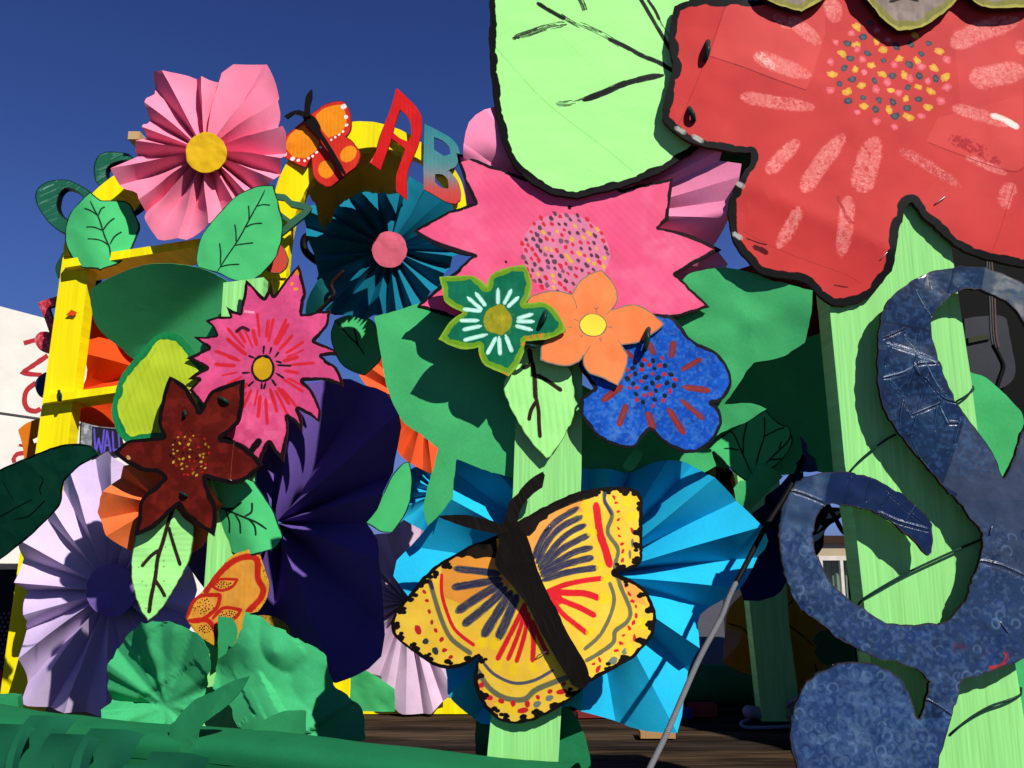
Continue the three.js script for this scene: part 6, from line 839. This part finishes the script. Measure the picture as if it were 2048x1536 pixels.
{ // rolled green paper on the deck, blocks, power strip with cable
  const a = onDeck(1360, 1428), R = .085; a.y += R;
  const g = new THREE.CylinderGeometry(R, R, 1.1, 40, 20, true); { const p = g.attributes.position, uv = []; for (let i = 0; i < p.count; i++) { const k = 1 + .06 * crumple(p.getX(i) * 16 + p.getZ(i) * 9, p.getY(i) * 14, 3); p.setX(i, p.getX(i) * k); p.setZ(i, p.getZ(i) * k); uv.push(p.getY(i), Math.atan2(p.getX(i), p.getZ(i)) * R); } g.computeVertexNormals(); g.setAttribute('uv1', new THREE.Float32BufferAttribute(uv, 2)); }
  const m = new THREE.Mesh(g, mat('#2a7444', { bs: .002 })); m.rotation.z = Math.PI / 2; m.position.set(a.x + .1, a.y, a.z - .12); put(m, null, 'paper_roll'); tag(m, 'roll of green paper lying on the deck behind the cable', 'paper roll');
  const blk = (n, x, y, w, h, d, c, ry, label, rz = 0) => { const q = onDeck(x, y); boxAt(n, null, q.x, DECK + .002, q.z, w, h, d, mat(c, { r: .7, bump: woodBump }), ry, { label, cat: 'wooden block', rz }); };
  blk('wooden_block', 1405, 1432, .10, .045, .06, '#a83a34', .05, 'red painted wooden block on the deck by the green roll'); blk('wooden_block', 1376, 1437, .03, .035, .04, '#2a3a88', .2, 'small blue wooden block beside the red block'); blk('wooden_block', 1314, 1475, .12, .022, .05, '#b08a5a', 0, 'flat bare wooden block under the cyan fan flower');
  blk('wooden_block', 1195, 1434, .16, .02, .05, '#7a2a2c', .1, 'low dark red stick on the deck behind the cyan fan');
  const q = onDeck(1541, 1432); const plank = boxAt('wooden_block', null, q.x, DECK + .002, q.z, .055, .13, .02, mat('#b08878', { r: .7, bump: woodBump }), .1, { label: 'short pinkish plank with a screw leaning by the green post', cat: 'wooden block', rz: -.08 });
}
{
  const c0 = onDeck(1505, 1452), root = thing('power_strip', 'pale grey power strip and coiled extension cable on the deck', 'power strip', c0.clone()), m = mat('#8a8a96', { r: .5 });
  const g = new THREE.CapsuleGeometry(.022, .16, 6, 16); g.scale(1, 1, 1.25); g.setAttribute('uv1', g.attributes.uv); const b = new THREE.Mesh(g, m); b.rotation.set(0, .2, Math.PI / 2 - .12); b.position.set(c0.x + .06, DECK + .045, c0.z + .01); put(b, root, 'strip');
  seed(71);
  for (let k = 0; k < 5; k++) { const pts = []; for (let i = 0; i <= 24; i++) { const t = i / 24 * 2 * Math.PI; pts.push(new THREE.Vector3(c0.x + .185 + Math.cos(t) * (.075 + .012 * Math.sin(k * 2)) * .8 + rr(-.003, .003), DECK + .012 + .01 * k + (.05 + .012 * k) * (.5 + .5 * Math.sin(t + .4)), c0.z + .03 + Math.sin(t) * .10 + k * .006)); } tubeMesh('cable_loop', pts, .0075, m, root, { seg: 90, rs: 8 }); }
  tubeMesh('cable_loop', [[-.02, .03, .03], [-.055, .02, .05], [-.05, .012, .07], [.05, .012, .08], [.15, .014, .06]].map(([x, y, z]) => new THREE.Vector3(c0.x + x, DECK + y, c0.z + z)), .0065, m, root);
}
// dark loudspeaker and clutter at the far left behind the yellow post
{
  const root = thing('loudspeaker', 'black loudspeaker with a perforated grille at the left edge behind the yellow post', 'loudspeaker', at(-60, 1300, 2.3).setY(DECK)), a = at(-420, 1160, 2.3), b = at(46, 1160, 2.3);
  boxAt('case', root, (a.x + b.x) / 2, DECK, -2.65, b.x - a.x, at(0, 1140, 2.3).y - DECK, .6, mat('#17181a', { r: .6 }));
  const hs = []; for (let i = 0; i < 15; i++) for (let j = 0; j < 18; j++) hs.push(new THREE.CylinderGeometry(.004, .004, .004, 8).rotateX(Math.PI / 2).translate(i * .013 - .09 + (j % 2) * .0065, j * .0115 - .1, 0)); const g = mergeGeometries(hs); g.setAttribute('uv1', g.attributes.uv);
  const m = new THREE.Mesh(g, mat('#5a5a5c', { r: .5 })); m.position.copy(at(-5, 1300, 2.34)); put(m, root, 'grille'); m.userData.kind = 'stuff';
}
cut('red_cloth', { Z: 2.2, t: .004, c: '#b01a1a', label: 'red scrap at the left edge above the folded green packet', cat: 'paper scrap', o: [-21, 1335, -3, 1338, 5, 1349, 6, 1363, 0, 1377, -21, 1377] });
// green paper and strips behind the lilac fan
leaf('green paper sheet standing behind the lilac fan flower', { Z: 2.6, o: [702, 1335, 729, 1339, 767, 1362, 790, 1377, 790, 1423, 698, 1423], bends: () => [wob(.02, .1, 71)] });
for (const [x, y, w, label] of [[722, 1400, .07, 'pale green card strip lying flat on the deck, nearest of three'], [735, 1394, .07, 'pale green card strip lying flat on the deck, middle of three'], [750, 1388, .05, 'pale green card strip lying flat on the deck, farthest of three']]) { const p = onDeck(x, y + 30); boxAt('card_strip', null, p.x, DECK + .035, p.z - .05, w, .012, .05, mat('#5aa878'), .1, { label, cat: 'card strip' }); }
boxAt('trellis_side', trellis, at(660, 1400, 2.5).x, DECK, -2.5, .05, .14, .05, mYel);
cut('cloth_scrap', { Z: 1.27, t: .004, c: '#3a3d5c', o: [1601, 874, 1613, 890, 1614, 905, 1632, 917, 1635, 941, 1621, 945, 1598, 941, 1594, 926, 1607, 912], bends: () => [crush(.012, .03, 6)], cell: .006, label: 'greyish navy cloth scrap knotted round the black line above the letter hook', cat: 'cloth' });

renderer.setSize(1024, 768);
renderer.render(scene, camera);
